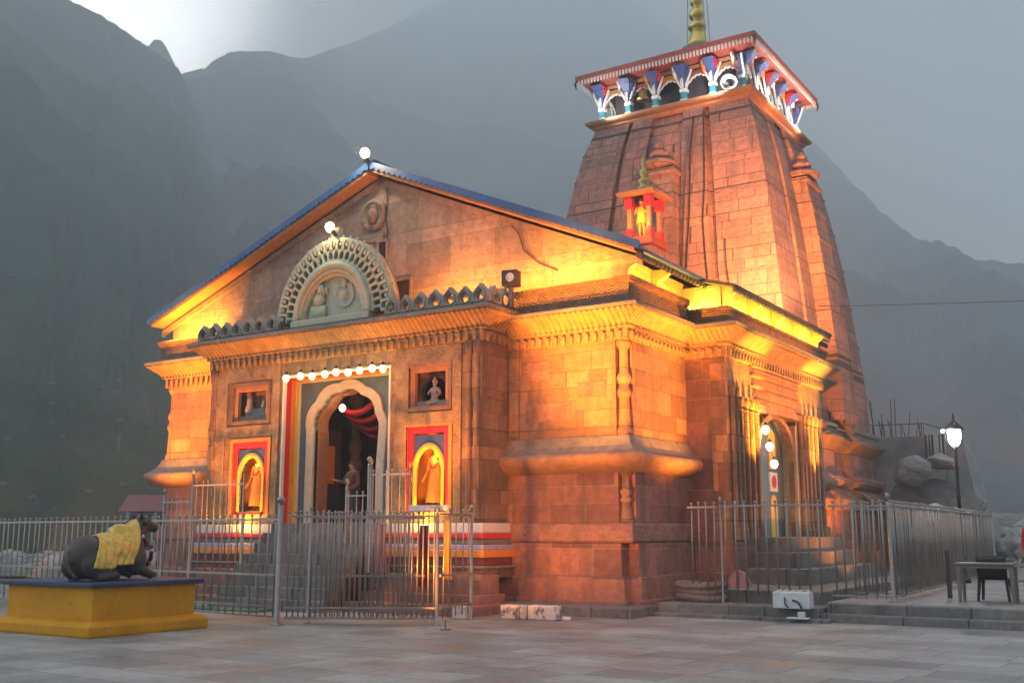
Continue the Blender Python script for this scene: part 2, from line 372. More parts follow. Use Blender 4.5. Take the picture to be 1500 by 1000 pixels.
def copy_tree(o, parent=None):
    c = copy_of(o, parent)
    for ch in list(o.children): copy_tree(ch, c)
    return c
def offset_poly(poly, d):
    n = len(poly); out = []
    for i in range(n):
        a, b, c = Vector(poly[i - 1]), Vector(poly[i]), Vector(poly[(i + 1) % n])
        e1, e2 = (b - a).normalized(), (c - b).normalized(); n1, n2 = Vector((e1.y, -e1.x)), Vector((e2.y, -e2.x))
        out.append(b + (n1 + n2) * (d / (1 + n1.dot(n2))))
    return out
def sweep(mb, poly, prof, cap=True):
    mb.rings([[(p.x, p.y, z) for p in offset_poly(poly, d)] for z, d in prof], True, False, cap); return mb
def rect(x0, x1, y0, y1): return [(x0, y0), (x1, y0), (x1, y1), (x0, y1)]
def evaluated(o):
    dg = bpy.context.evaluated_depsgraph_get(); me = bpy.data.meshes.new_from_object(o.evaluated_get(dg)); return me
def skin(name, pts, edges, rad, mat, root=0, levels=2, remesh=0, smooth=0):
    """one continuous body grown round a skeleton"""
    me = bpy.data.meshes.new(name); me.from_pydata([tuple(p) for p in pts], edges, []); o = bpy.data.objects.new(name, me); COL.objects.link(o)
    sk = o.modifiers.new('skin', 'SKIN'); sk.use_smooth_shade = True
    lay = me.skin_vertices[0].data
    for k, r in enumerate(rad): lay[k].radius = (r, r) if not isinstance(r, tuple) else r; lay[k].use_root = (k == root)
    sb = o.modifiers.new('sub', 'SUBSURF'); sb.levels = levels; sb.render_levels = levels
    if remesh: rm = o.modifiers.new('rem', 'REMESH'); rm.mode = 'VOXEL'; rm.voxel_size = remesh; rm.use_smooth_shade = True
    if smooth: sm = o.modifiers.new('smo', 'SMOOTH'); sm.iterations = smooth; sm.factor = .5
    m2 = evaluated(o); o.modifiers.clear(); o.data = m2; m2.materials.clear(); m2.materials.append(MATS[mat])
    for p in m2.polygons: p.use_smooth = True
    return o

# ------------------------------------------------------------------ ground, terrace, steps
g = MB(); g.box(-1730, 340, -120, 2740, -.5, 0); tag(g.build('ground', 'paving'), kind='structure')
g = MB()
nx, ny = 44, 30
def gravel_h(x, y): return .02 + .25 * max(0, noise.noise(Vector((x * .12, y * .12, 3)))) + .12 * abs(noise.noise(Vector((x * .6, y * .6, 1))))
g.rings([[(-85 + 62 * i / nx, 3 + 90 * j / ny, gravel_h(-85 + 62 * i / nx, 3 + 90 * j / ny)) for i in range(nx + 1)] for j in range(ny + 1)], closed=False)
tag(g.build('gravel_flat', 'gravel_ground', None, True), kind='structure')
# low stone apron round the hall
t = MB(); t.box(-14, .55, -1.12, .1, -.05, .19); tag(t.build('stone_apron', 'kerb_stone', None, False, .02), kind='structure')
t = MB(); t.box(-13.4, -2.3, -2.55, -1.1, -.05, .20); t.box(-13.2, -2.45, -2.0, -1.0, .1, .39); t.box(-13.0, -2.6, -1.7, -1.0, .2, .78)
tag(t.build('porch_platform', 'lower_stone', None, False, .02), kind='structure')
t = MB()
for k in range(8): t.box(-9.0, -5.6, -3.3 + .27 * k, -.6, -.03 + .002 * k, .235 * (k + 1))
tag(t.build('porch_steps', 'kerb_stone', None, False, .015), kind='structure')
t = MB(); t.box(.55, 3.86, .12, 12, -.05, .25); t.box(.5, 4.1, -.15, .5, -.05, .07); t.box(.9, 3.6, 1.1, 9.8, .2, .5); t.box(.95, 2.6, 3.6, 9.6, .4, .85); t.box(.95, 2.2, 4.2, 9.2, .8, 1.2); t.box(.9, 1.9, 4.6, 8.6, 1.1, 1.55)
tag(t.build('side_steps', 'kerb_stone', None, False, .02), kind='structure')
t = MB(); t.box(3.88, 40, .62, 34, -.05, .35); tag(t.build('terrace', 'paving', None, False, .02), kind='structure')
t = MB(); t.box(3.9, 40, .5, .64, -.04, .33); tag(t.build('terrace_riser', 'kerb_stone', None, False, .02), kind='structure')
t = MB(); t.box(3.87, 40, .18, .52, -.05, .15); tag(t.build('terrace_step', 'kerb_stone', None, False, .02), kind='structure')
t = MB(); t.box(-9.4, -6.9, -3.9, -3.28, .0, .035); tag(t.build('green_mat', 'paint_green'), 'dark green mat lying flat in front of the porch steps', 'mat')

# ------------------------------------------------------------------ temple
T = thing('temple', 'stone temple lit orange with blue gabled porch hall and tall tapering tower behind', 'temple')
XC = -7.35
RX, RW = -6.95, {1: 7.5, -1: 8.3}     # roof ridge, and how far each slope reaches
HALL = [(-14.8, .27), (-14.53, .27), (-14.53, 0), (-.27, 0), (-.27, .27), (0, .27), (0, 13.6), (-14.8, 13.6)]
HRECT = rect(-14.8, 0, 0, 13.6)
ALC = [(-11.62, 0), (-11.62, 4.2), (-4.85, 4.2), (-4.85, 0)]     # recess behind the porch door
HALL = HALL[:3] + ALC + HALL[3:]
HNOTCH = [(-14.8, 0)] + ALC + [(0, 0), (0, 13.6), (-14.8, 13.6)]
def part(mb, name, mat, parent=None, smooth=False, bevel=0): return mb.build(name, mat, parent or T, smooth, bevel)
m = MB(); sweep(m, HALL, [(.0, .32), (.27, .32), (.285, .26), (.74, .23), (.76, .14), (1.43, .12), (1.44, .08)]); hall_pl = part(m, 'plinth', 'lower_stone', None, False, .012)
m = MB(); sweep(m, HNOTCH, [(1.44, .06), (1.45, .10), (1.49, .135), (1.81, .135), (1.85, .10), (1.86, .02)]); part(m, 'carved_course', 'relief_stone')
m = MB(); sweep(m, HALL, [(1.86, .05), (2.95, .03)], False); part(m, 'lower_wall', 'lower_stone')
m = MB(); sweep(m, HNOTCH, [(2.9, .0), (2.93, .08), (2.98, .2), (3.06, .31), (3.15, .365), (3.23, .38), (3.29, .365), (3.325, .33)], False); part(m, 'torus_moulding', 'torus_stone', None, True)
m = MB(); sweep(m, HNOTCH, [(3.325, .33), (3.35, .28), (3.48, .13), (3.70, .03), (3.72, -.3)], False); part(m, 'sloping_ledge', 'ledge_stone')
m = MB(); sweep(m, HALL, [(3.7, 0), (5.78, 0)], False); part(m, 'upper_wall', 'hall_stone')
def dentils(poly_edges, z, d, mat='diaper_stone', w=.09, gap=.11, parent=None):
    q = MB()
    for (x0, y0, x1, y1) in poly_edges:
        L = math.hypot(x1 - x0, y1 - y0); n = int(L / (w + gap)); dx, dy = (x1 - x0) / L, (y1 - y0) / L; ox, oy = dy, -dx
        for k in range(n):
            s = (k + .5) * L / n; cx, cy_ = x0 + dx * s, y0 + dy * s
            a, b = w / 2, d
            xs = sorted((cx - dx * a, cx + dx * a + ox * b, cx + dx * a, cx - dx * a + ox * b)); ys = sorted((cy_ - dy * a, cy_ + dy * a + oy * b, cy_ + dy * a, cy_ - dy * a + oy * b))
            x_, X_, y_, Y_ = xs[0], xs[-1], ys[0], ys[-1]
            # pointed drop
            q.box(x_, X_, y_, Y_, z - .04, z + .07)
            q.rings([[(x_, y_, z - .04), (X_, y_, z - .04), (X_, Y_, z - .04), (x_, Y_, z - .04)], [((x_ + X_) / 2 - .01, (y_ + Y_) / 2 - .01, z - .12), ((x_ + X_) / 2 + .01, (y_ + Y_) / 2 - .01, z - .12), ((x_ + X_) / 2 + .01, (y_ + Y_) / 2 + .01, z - .12), ((x_ + X_) / 2 - .01, (y_ + Y_) / 2 + .01, z - .12)]], True, False, True)
    return part(q, 'dentil_course', mat, parent)
def cornice(poly, dz=0, edges=()):
    m = MB(); sweep(m, poly, [(5.76 + dz, -.02), (5.77 + dz, .05), (6.0 + dz, .055), (6.015 + dz, .03)], False); part(m, 'frieze', 'border_stone')
    dentils(edges, 5.86 + dz, .085)
    m = MB(); sweep(m, poly, [(6.0 + dz, .02), (6.02 + dz, .10), (6.055 + dz, .13), (6.07 + dz, .11), (6.12 + dz, .16), (6.2 + dz, .25), (6.29 + dz, .36), (6.345 + dz, .44), (6.36 + dz, .46), (6.395 + dz, .47), (6.40 + dz, .44)], False)
    part(m, 'cove_cornice', 'cove_stone', None, True)
    m = MB(); sweep(m, poly, [(6.40 + dz, .42), (6.402 + dz, .50), (6.47 + dz, .50), (6.475 + dz, .44), (6.52 + dz, .40), (6.53 + dz, .1)]); part(m, 'ledge', 'ledge_stone')
cornice(HRECT, 0, [(-14.8, -.05, -11.7, -.05), (-3.0, -.05, 0, -.05), (.05, 0, .05, 3.1), (.05, 10.5, .05, 13.6)])
m = MB(); sweep(m, HRECT, [(6.525, .12), (6.53, .22), (6.56, .22), (6.57, .18), (6.98, .18), (6.985, .24), (7.06, .25), (7.065, .27), (7.11, .27), (7.12, .0)]); part(m, 'carved_parapet', 'band_stone')
m = MB(); sweep(m, HRECT, [(7.0, -.06), (7.62, -.06)], False); part(m, 'attic_wall', 'hall_stone')
# corner columns set in the notched corners
def colonnette(x, y, z0, z1, r, name='corner_column', mat='hall_stone', parent=None):
    m = MB(); h = z1 - z0
    m.lathe((x, y, 0), [(r * 1.3, z0), (r * 1.3, z0 + .12), (r * 1.05, z0 + .16), (r, z0 + .3), (r * .82, z0 + h * .38), (r * 1.15, z0 + h * .42), (r * 1.25, z0 + h * .45), (r * .95, z0 + h * .49), (r * .8, z0 + h * .52), (r * 1.2, z0 + h * .58), (r * 1.2, z0 + h * .61), (r * .75, z0 + h * .66), (r * .7, z0 + h * .88), (r * 1.1, z0 + h * .93), (r * 1.3, z0 + h * .95), (r * 1.3, z1)], 12)
    return part(m, name, mat, parent, True)
for x in (-.14, -14.66):
    colonnette(x, .14, 3.7, 5.78, .13); colonnette(x, .14, 1.84, 2.95, .12)
# wing pilaster beside the porch
for a, b in ((-2.98, -2.72), (-12.0, -11.72)):
    m = MB(); m.box(a, b, -.07, .05, 3.76, 5.77); part(m, 'wing_pilaster', 'hall_stone', None, False, .02)
# relief block in the wing wall
for a, b, z0, z1 in ((-2.55, -1.25, 4.08, 4.5), (-2.6, -1.9, 5.0, 5.45), (-1.2, -.5, 4.55, 4.9)):
    m = MB(); m.box(a, b, -.02, .02, z0, z1); part(m, 'relief_block', 'relief_stone', None, False, .01)

# ---- gable and roof
m = MB(); m.prism([(-14.75, 7.1), (-.05, 7.1), (-.05, 7.52), (RX, 10.72), (-14.75, 7.52)], .03, .4); gable = part(m, 'gable_wall', 'gable_stone')
def roof_half(side, name):
    sx = side; xe = RX + sx * RW[sx]; q = MB()
    A = [(RX, 10.80), (xe, 7.60), (xe, 7.66), (RX, 10.95)] if sx > 0 else [(RX, 10.80), (RX, 10.95), (xe, 7.66), (xe, 7.60)]
    q.prism(A, -.46, 13.2); return part(q, name, 'roof_blue')
roof_r = roof_half(1, 'roof_slope'); roof_l = roof_half(-1, 'roof_slope')
m = MB(); m.prism([(.50, 7.56), (1.35, 7.33), (1.35, 7.41), (.50, 7.655)], 3.0, 10.75); part(m, 'eave_roof', 'roof_dark')
for sx in (1, -1):    # blue barge board with scalloped lower edge, rafters, orange boarding under it
    q = MB(); n = 44
    for k in range(n):
        a0, a1 = k / n, (k + 1) / n; x0, x1 = RX + sx * (RW[sx] + .05) * a0, RX + sx * (RW[sx] + .05) * a1; z0, z1 = 10.98 - 3.22 * a0, 10.98 - 3.22 * a1
        xm, zm = (x0 + x1) / 2, (z0 + z1) / 2
        pts = [(x0, z0), (x1, z1), (x1, z1 - .135), (xm + (x1 - xm) * .5, zm - .19), (xm - (x1 - xm) * .5, zm - .19), (x0, z0 - .135)]
        q.prism(pts if sx < 0 else pts[::-1], -.50, -.465)
    part(q, 'barge_board', 'roof_blue')
    q = MB(); ang = math.atan2(3.2, 7.9)
    x0, x1 = RX + sx * .1, RX + sx * (RW[sx] - .1)
    q.prism([(x0, 10.76), (x1, 7.64), (x1, 7.56), (x0, 10.68)], -.44, .02); part(q, 'soffit_board', 'timber_orange')
    q = MB()
    q.prism([(x0, 10.60), (x1, 7.48), (x1, 7.32), (x0, 10.44)], -.05, .028); part(q, 'rake_moulding', 'gable_stone')
q = MB()
for k in range(67):
    y = -.3 + k * .2; q.prism([(.42, 7.58), (.57, 7.52), (.57, 7.43), (.50, 7.40), (.42, 7.46)], y, y + .13)
part(q, 'eave_fringe', 'roof_dark')
q = MB()
for k in range(37):
    y = 3.05 + k * .205; q.prism([(1.28, 7.34), (1.37, 7.31), (1.37, 7.25), (1.32, 7.22), (1.28, 7.26)], y, y + .13)
part(q, 'eave_fringe', 'roof_dark')
q = MB(); q.box(RX - .12, RX + .12, -.46, 13.2, 10.93, 11.02); part(q, 'roof_ridge', 'roof_blue')
# gable medallion with a carved face, window frames with dark panels as holes
m = MB(); m.lathe((-7.19, .03, 9.72), [(.42, 0), (.42, -.05), (.37, -.09), (.31, -.06), (.30, -.03)], 24, 'y'); med = part(m, 'medallion', 'gable_stone', None, True)
m = MB(); m.ball((-7.19, -.03, 9.70), .19, 14, 10, (.85, .55, 1.1)); m.ball((-7.19, -.14, 9.68), .045, 8, 6, (.7, 1, 1.2)); m.ball((-7.25, -.115, 9.76), .03); m.ball((-7.13, -.115, 9.76), .03); m.ball((-7.19, -.12, 9.58), .05, 8, 5, (1.3, .6, .45))
m.ball((-7.19, -.02, 9.92), .11, 10, 6, (1.3, .6, .6)); part(m, 'carved_face', 'gable_stone', med, True)
m = MB(); m.box(-7.55, -6.83, -.02, .04, 8.98, 9.2); part(m, 'stone_lintel', 'gable_stone', None, False, .02)
for (x0, x1, z0, z1) in ((-6.98, -6.74, 8.5, 8.95), (-6.42, -5.95, 7.32, 7.86)):
    q = MB(); q.holed(x0 - .06, x1 + .06, z0 - .06, z1 + .06, -.03, .05, [(x0, x1, z0, z1)]); w = part(q, 'window', 'gable_stone')
    q = MB(); q.box(x0, x1, .022, .03, z0, z1); part(q, 'window_shade_panel', 'interior_shade', w)  # solid panel, the shade of the hole put into its colour

# ---- porch block
PX0, PX1, PY = -11.7, -3.02, -1.1
m = MB()
def porch_layer(z0, z1, d, mat, nm):
    q = MB(); sweep(q, rect(PX0, PX1, PY, .2), [(z0, d), (z0 + .02, d + .012), (z1 - .02, d + .012), (z1, d)]); return part(q, nm, mat)
porch_layer(.70, .90, .22, 'lower_stone', 'porch_plinth_course')
porch_layer(.90, .955, .30, 'ledge_stone', 'porch_plinth_course')
porch_layer(.955, 1.13, .17, 'paint_darkred', 'painted_course')
porch_layer(1.13, 1.29, .23, 'paint_orange', 'painted_course')
porch_layer(1.29, 1.40, .20, 'paint_lilac', 'painted_course')
porch_layer(1.40, 1.53, .13, 'ledge_stone', 'painted_course')
porch_layer(1.53, 1.645, .17, 'paint_red', 'painted_course')
porch_layer(1.645, 1.86, .12, 'paint_white', 'painted_course')
DX0, DX1 = -9.05, -5.58
HOLES = [(DX0, DX1, 1.87, 5.52), (-10.86, -9.42, 2.02, 4.02), (-10.93, -9.50, 4.38, 5.46), (-5.17, -3.80, 2.02, 4.12), (-5.13, -3.83, 4.38, 5.5)]
m = MB(); m.holed(PX0, PX1, 1.86, 5.92, PY, PY + .58, HOLES); part(m, 'porch_wall', 'hall_stone')
for a, b in ((PX1 - .4, PX1), (PX0, PX0 + .4)):
    m = MB(); m.box(a, b, PY + .58, .1, 1.86, 5.92); part(m, 'porch_side_wall', 'hall_stone')
cornice(rect(PX0, PX1, PY, .3), .105, [(PX0, PY - .05, DX0, PY - .05), (DX0, PY - .05, DX1, PY - .05), (DX1, PY - .05, PX1, PY - .05), (PX1 + .05, PY, PX1 + .05, 0)])
# carved borders round the niches
def frame(name, x0, x1, z0, z1, w, y0, y1, mat, parent=None, bevel=.012):
    q = MB(); q.holed(x0, x1, z0, z1, y0, y1, [(x0 + w, x1 - w, z0 + w, z1 - w)]); return part(q, name, mat, parent, False, bevel)
for (a, b) in ((-11.44, -9.16), (-5.44, -3.55)):
    q = MB(); q.holed(a, b, 1.9, 5.86, PY - .035, PY + .01, [(a + .36, b - .2, 2.0, 4.06), (a + .4, b - .24, 4.34, 5.5)]); part(q, 'carved_border', 'border_stone', None, False, .012)
for x in (-3.34, -3.12, -11.6, -11.5):
    colonnette(x, PY - .02, 1.88, 5.9, .075, 'porch_colonnette')
m = MB()
for z in (2.6, 3.6, 4.6): m.box(PX1 - .01, PX1 + .03, PY + .25, -.25, z, z + .05)
part(m, 'side_string_course', 'hall_stone', None, False, .01)
# statue niches: painted frame, red panel, blue spandrel, yellow arch
def arch_pts(xc, hw, zs, rise, n=18, lobes=0, amp=0):
    o = []
    for k in range(n + 1):
        a = math.pi * k / n; r = 1 + (amp * abs(math.sin(a * lobes)) if lobes else 0)
        o.append((xc - hw * math.cos(a) * r, zs + rise * math.sin(a) * r))
    return o
def arch_panel(mb, x0, x1, z0, z1, opening, y0, y1):
    """panel with an arched opening that reaches its foot: outer rectangle matched to the arch"""
    n = len(opening); out = []
    xc = (x0 + x1) / 2
    for (x, z) in opening:
        dx, dz = x - xc, z - z0
        if z <= opening[0][1] + 1e-6: out.append((x0 if dx < 0 else x1, z)); continue
        s = min((x1 - xc) / abs(dx) if abs(dx) > 1e-6 else 9e9, (z1 - opening[0][1]) / max(1e-6, z - opening[0][1]))
        out.append((xc + dx * s, opening[0][1] + (z - opening[0][1]) * s))
    opening = [(opening[0][0], z0)] + opening + [(opening[-1][0], z0)]; out = [(x0, z0)] + out + [(x1, z0)]
    # corner fill
    mb.band(out, opening, y0, y1)
    for k in range(len(out) - 1):
        a, b = out[k], out[k + 1]
        if (abs(a[0] - x0) < 1e-4 or abs(a[0] - x1) < 1e-4) and abs(b[1] - z1) < 1e-4 and abs(a[1] - z1) > 1e-4: mb.prism([a, b, (a[0], z1)], y0, y1)
        if abs(a[1] - z1) < 1e-4 and (abs(b[0] - x0) < 1e-4 or abs(b[0] - x1) < 1e-4) and abs(b[1] - z1) > 1e-4: mb.prism([a, b, (b[0], z1)], y0, y1)
    return mb
for (x0, x1, z1) in ((-10.86, -9.42, 4.02), (-5.17, -3.80, 4.12)):
    nf = frame('niche_frame', x0, x1, 2.02, z1, .09, PY - .03, PY + .1, 'paint_orange')
    frame('niche_red_panel', x0 + .09, x1 - .09, 2.02, z1 - .09, .15, PY + .03, PY + .16, 'paint_red', nf)
    xc = (x0 + x1) / 2; ax0, ax1 = x0 + .20, x1 - .20; ra = (ax1 - ax0) / 2 - .01
    q = MB(); arch_panel(q, ax0, ax1, 2.1, z1 - .28, arch_pts(xc, ra - .06, 3.0, .62), PY + .07, PY + .18); part(q, 'niche_spandrel', 'paint_blue', nf)
    q = MB(); i_ = [(xc - ra + .12, 2.1)] + arch_pts(xc, ra - .12, 3.0, .53) + [(xc + ra - .12, 2.1)]; o_ = [(xc - ra, 2.1)] + arch_pts(xc, ra, 3.0, .66) + [(xc + ra, 2.1)]
    q.band(o_, i_, PY + .03, PY + .1); part(q, 'niche_arch', 'paint_yellow', nf, True)
    q = MB(); q.box(x0 - .02, x1 + .02, PY + .54, PY + .6, 2.0, z1); part(q, 'niche_back', 'paint_orange', nf)
# upper niches
for (x0, x1, z1) in ((-10.93, -9.50, 5.46), (-5.13, -3.83, 5.5)):
    uf = frame('relief_frame', x0, x1, 4.38, z1, .09, PY - .02, PY + .08, 'hall_stone')
    frame('relief_inner_frame', x0 + .09, x1 - .09, 4.38, z1 - .09, .12, PY + .05, PY + .16, 'timber_orange', uf)
    q = MB(); q.box(x0, x1, PY + .34, PY + .4, 4.38, z1); part(q, 'relief_back', 'hall_stone', uf)
    q = MB(); q.box(x0 + .2, x1 - .2, PY + .1, PY + .36, 4.4, 4.62); part(q, 'relief_sill', 'ledge_stone', uf, False, .03)
# ---- door: stepped painted reveal, slate spandrel, lobed arch
DC = -7.4
fr = frame('door_frame', DX0, DX1, 1.6, 5.52, .05, PY - .03, PY + .06, 'paint_white', None)
for k, (mt, y0, y1, w) in enumerate((('paint_red', PY + .06, PY + .24, .035), ('paint_orange', PY + .24, PY + .38, .06), ('paint_yellow', PY + .38, PY + .47, .085), ('paint_white', PY + .47, PY + .52, .11))):
    q = MB(); q.box(DX0, DX0 + w, y0, y1, 1.86, 5.5); q.box(DX1 - w, DX1, y0, y1, 1.86, 5.5); q.box(DX0 + w, DX1 - w, y0, y1, 5.5 - w, 5.5); part(q, 'door_reveal', mt, fr)
q = MB(); op = arch_pts(DC, 1.02, 4.15, .93, 36, 4.5, .07); arch_panel(q, DX0, DX1 + .3, 1.86, 5.5, op, PY + .52, PY + .62)
part(q, 'door_spandrel', 'paint_slate', fr)
q = MB(); n = 54
inn = [(DC - 1.02, 1.86), (DC - 1.02, 3.2)] + arch_pts(DC, 1.02, 4.15, .93, n, 4.5, .07) + [(DC + 1.02, 3.2), (DC + 1.02, 1.86)]
out = [(DC - 1.27, 1.86), (DC - 1.27, 3.2)] + arch_pts(DC, 1.27, 4.15, 1.17, n, 4.5, .06) + [(DC + 1.27, 3.2), (DC + 1.27, 1.86)]
q.band(out, inn, PY + .44, PY + .62); part(q, 'door_arch', 'paint_cream', fr, False, .02)
inn2 = [(x * .94 + DC * .06, z - .02 if z > 4 else z) for x, z in inn]
q = MB(); q.band(inn, inn2, PY + .62, PY + .95); part(q, 'inner_arch', 'timber_orange', fr)
# porch interior
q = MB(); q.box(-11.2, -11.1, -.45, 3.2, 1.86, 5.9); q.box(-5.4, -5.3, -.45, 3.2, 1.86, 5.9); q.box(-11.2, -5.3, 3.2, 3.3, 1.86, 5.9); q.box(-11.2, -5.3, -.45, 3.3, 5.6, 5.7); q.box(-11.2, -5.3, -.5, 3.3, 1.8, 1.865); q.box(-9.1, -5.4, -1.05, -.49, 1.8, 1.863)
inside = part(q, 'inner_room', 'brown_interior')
q = MB(); q.box(-9.1, -9.06, .1, 1.1, 1.87, 4.3); part(q, 'inner_door_leaf', 'timber_dark', inside)
q = MB(); q.box(-9.06, -9.045, .35, .85, 2.9, 3.9); part(q, 'inner_door_panel', 'paint_orange', inside)
q = MB(); q.box(-10.9, -9.9, 3.13, 3.19, 1.9, 4.6); part(q, 'inner_doorway_shade', 'interior_shade', inside)  # dark panel on the back wall, painted as a doorway's shade
colonnette(-9.25, 1.9, 1.87, 5.4, .16, 'inner_pillar', 'timber_orange', inside); colonnette(-8.75, 2.6, 1.87, 5.4, .13, 'inner_pillar', 'timber_red', inside)
q = MB()
for j in range(4):
    pts = [(-8.85 + .12 * j + k * .24, .6 + .18 * j, 5.0 - .20 * j - .30 * math.sin(math.pi * k / 6)) for k in range(7)]; q.tube(pts, .085 - .01 * j, 6)
part(q, 'red_drape', 'paint_red', inside, True)

# ---- crest of pierced leaf stones along the porch ledge
def crest_mesh():
    q = MB(); n = 20
    leaf = [(-.22, 0), (-.25, .12), (-.23, .24), (-.15, .36), (-.05, .44), (0, .50), (.05, .44), (.15, .36), (.23, .24), (.25, .12), (.22, 0)]
    def edge(t):  # point on the leaf outline at the angle t seen from the hole centre
        c = (0, .19); best = None
        for a, b in zip(leaf, leaf[1:] + leaf[:1]):
            d = (math.cos(t), math.sin(t)); ex, ey = b[0] - a[0], b[1] - a[1]; den = d[0] * ey - d[1] * ex
            if abs(den) < 1e-9: continue
            s = ((a[0] - c[0]) * ey - (a[1] - c[1]) * ex) / den; u = ((a[0] - c[0]) * d[1] - (a[1] - c[1]) * d[0]) / den
            if s > 0 and -1e-6 <= u <= 1 + 1e-6: best = (c[0] + d[0] * s, c[1] + d[1] * s)
        return best
    A = [2 * math.pi * k / n for k in range(n)]
    o = [edge(t) for t in A]; i = [(.115 * math.cos(t), .19 + .13 * math.sin(t)) for t in A]
    q.band(o, i, -.07, .07, closed=True)
    mid = [((a[0] * .45 + b[0] * .55), (a[1] * .45 + b[1] * .55)) for a, b in zip(o, i)]
    q.band([(x * 1.12, (z - .19) * 1.12 + .19) for x, z in mid], [(x * .9, (z - .19) * .9 + .19) for x, z in mid], -.105, .105, closed=True)
    return q
cm = crest_mesh().build('crest_stone', 'crest_grey', T, False, .012)
CY = PY - .30; first = True
spots = [(-11.72 + .42 * k, CY, 0) for k in range(7)] + [(-5.32 + .415 * k, CY, 0) for k in range(7)] + [(-2.74, CY + .34 + .40 * k, R(90)) for k in range(3)] + [(-11.98, CY + .34 + .40 * k, R(90)) for k in range(3)]
for (x, y, rz) in spots:
    o = cm if first else copy_of(cm, T); first = False
    o.location = (x, y, 6.64); o.rotation_euler = (R(random.uniform(-2, 2)), R(random.uniform(-3, 3)), rz + R(random.uniform(-4, 4))); s_ = random.uniform(.84, .94); o.scale = (s_, 1, s_)
# ---- arched pediment with pierced rim
AX, AZ = -7.2, 6.66; AY = PY - .30
q = MB(); q.box(AX - 1.3, AX + 1.22, AY - .12, AY + .2, 6.635, 6.80)
pedi = part(q, 'pediment_arch', 'plaster_cream', None, False, .02)
def semi(r, sy, n=40, z=AZ + .14): return [(AX - r * math.cos(math.pi * k / n), z + r * sy * math.sin(math.pi * k / n)) for k in range(n + 1)]
for (ro, ri, y0, y1) in ((1.24, 1.10, AY - .10, AY + .15), (1.12, 1.00, AY - .06, AY + .15), (1.02, .93, AY - .02, AY + .15)):
    q = MB(); q.band(semi(ro, 1.10), semi(ri, 1.10), y0, y1); part(q, 'pediment_moulding', 'plaster_cream', pedi, True)
q = MB(); q.prism(semi(1.0, 1.10) , AY + .10, AY + .16); part(q, 'tympanum', 'plaster_cream', pedi)
# pierced rim: spokes with rings of holes
q = MB(); N_ = 25
q.band(semi(1.32, 1.08), semi(1.24, 1.10), AY - .04, AY + .14)
q.band(semi(1.86, 1.06), semi(1.76, 1.06), AY - .02, AY + .2)
q.band(semi(1.56, 1.07), semi(1.51, 1.07), AY - .03, AY + .12)
for k in range(N_):
    a = math.pi * (k + .5) / N_; ca, sa = -math.cos(a), math.sin(a)
    for r0, r1, w in ((1.26, 1.54, .026), (1.54, 1.80, .03)):
        aa = a + (math.pi / N_ / 2 if r0 > 1.4 else 0); ca, sa = -math.cos(aa), math.sin(aa)
        if aa > math.pi: continue
        px, pz = -sa, -ca * -1
        P0, P1 = (AX + ca * r0, AZ + .14 + sa * r0 * 1.08), (AX + ca * r1, AZ + .14 + sa * r1 * 1.06)
        tx, tz = (P1[1] - P0[1]), -(P1[0] - P0[0]); l = math.hypot(tx, tz); tx, tz = tx / l, tz / l
        q.prism([(P0[0] - tx * w * 1.7, P0[1] - tz * w * 1.7), (P0[0] + tx * w * 1.7, P0[1] + tz * w * 1.7), ((P0[0] + P1[0]) / 2 + tx * w * .8, (P0[1] + P1[1]) / 2 + tz * w * .8), (P1[0] + tx * w * 2, P1[1] + tz * w * 2), (P1[0] - tx * w * 2, P1[1] - tz * w * 2), ((P0[0] + P1[0]) / 2 - tx * w * .8, (P0[1] + P1[1]) / 2 - tz * w * .8)], AY - .05, AY + .13)
    b = math.pi * (k + .5) / N_; cx, cz = AX - math.cos(b) * 1.70, AZ + .14 + math.sin(b) * 1.70 * 1.06
    q.ball((cx, AY, cz), random.uniform(.055, .075), 8, 6, (1, .8, 1.2)); cx, cz = AX - math.cos(b) * 1.89, AZ + .14 + math.sin(b) * 1.89 * 1.06
    q.ball((cx, AY + .05, cz), random.uniform(.028, .045), 8, 6, (1, .8, 1))
part(q, 'pierced_rim', 'plaster_cream', pedi, False, .008)
q = MB(); q.prism(semi(1.84, 1.06), AY + .24, AY + .30); part(q, 'pediment_back', 'ledge_stone', pedi)  # back plate in dark stone, painting in the shade of the rim holes
q = MB(); q.box(AX - .15, AX + .13, AY - .02, AY + .16, AZ + 2.08, AZ + 2.38); part(q, 'crown_block', 'plaster_cream', pedi, False, .03)
# tympanum carvings: seated figure at the left, shield-like disc at the right
q = MB(); q.box(AX - .74, AX - .28, AY + .0, AY + .12, 6.82, 7.12); q.ball((AX - .5, AY + .06, 7.28), .17, 10, 8, (1.1, .6, .9)); q.ball((AX - .44, AY + .04, 7.55), .11, 10, 8, (1, .7, 1.1))
for k in range(4): q.ball((AX - .52 + .09 * k, AY + .03, 7.40 + .035 * k), .055, 8, 6, (.7, .8, 1.9))
part(q, 'tympanum_figure', 'plaster_cream', pedi, True)
q = MB(); q.lathe((AX + .30, AY + .11, 7.32), [(.32, 0), (.31, -.04), (.27, -.055), (.25, -.03), (.12, -.03), (.10, -.06)], 22, 'y'); q.ball((AX + .3, AY + .06, 7.34), .12, 10, 8, (1, .5, .8)); q.ball((AX + .3, AY + .06, 7.62), .09, 8, 6, (.8, .5, 1.4)); q.ball((AX + .1, AY + .07, 7.55), .07, 8, 6, (1, .5, .8)); q.ball((AX + .5, AY + .07, 7.55), .07, 8, 6, (1, .5, .8))
part(q, 'tympanum_emblem', 'plaster_cream', pedi, True)

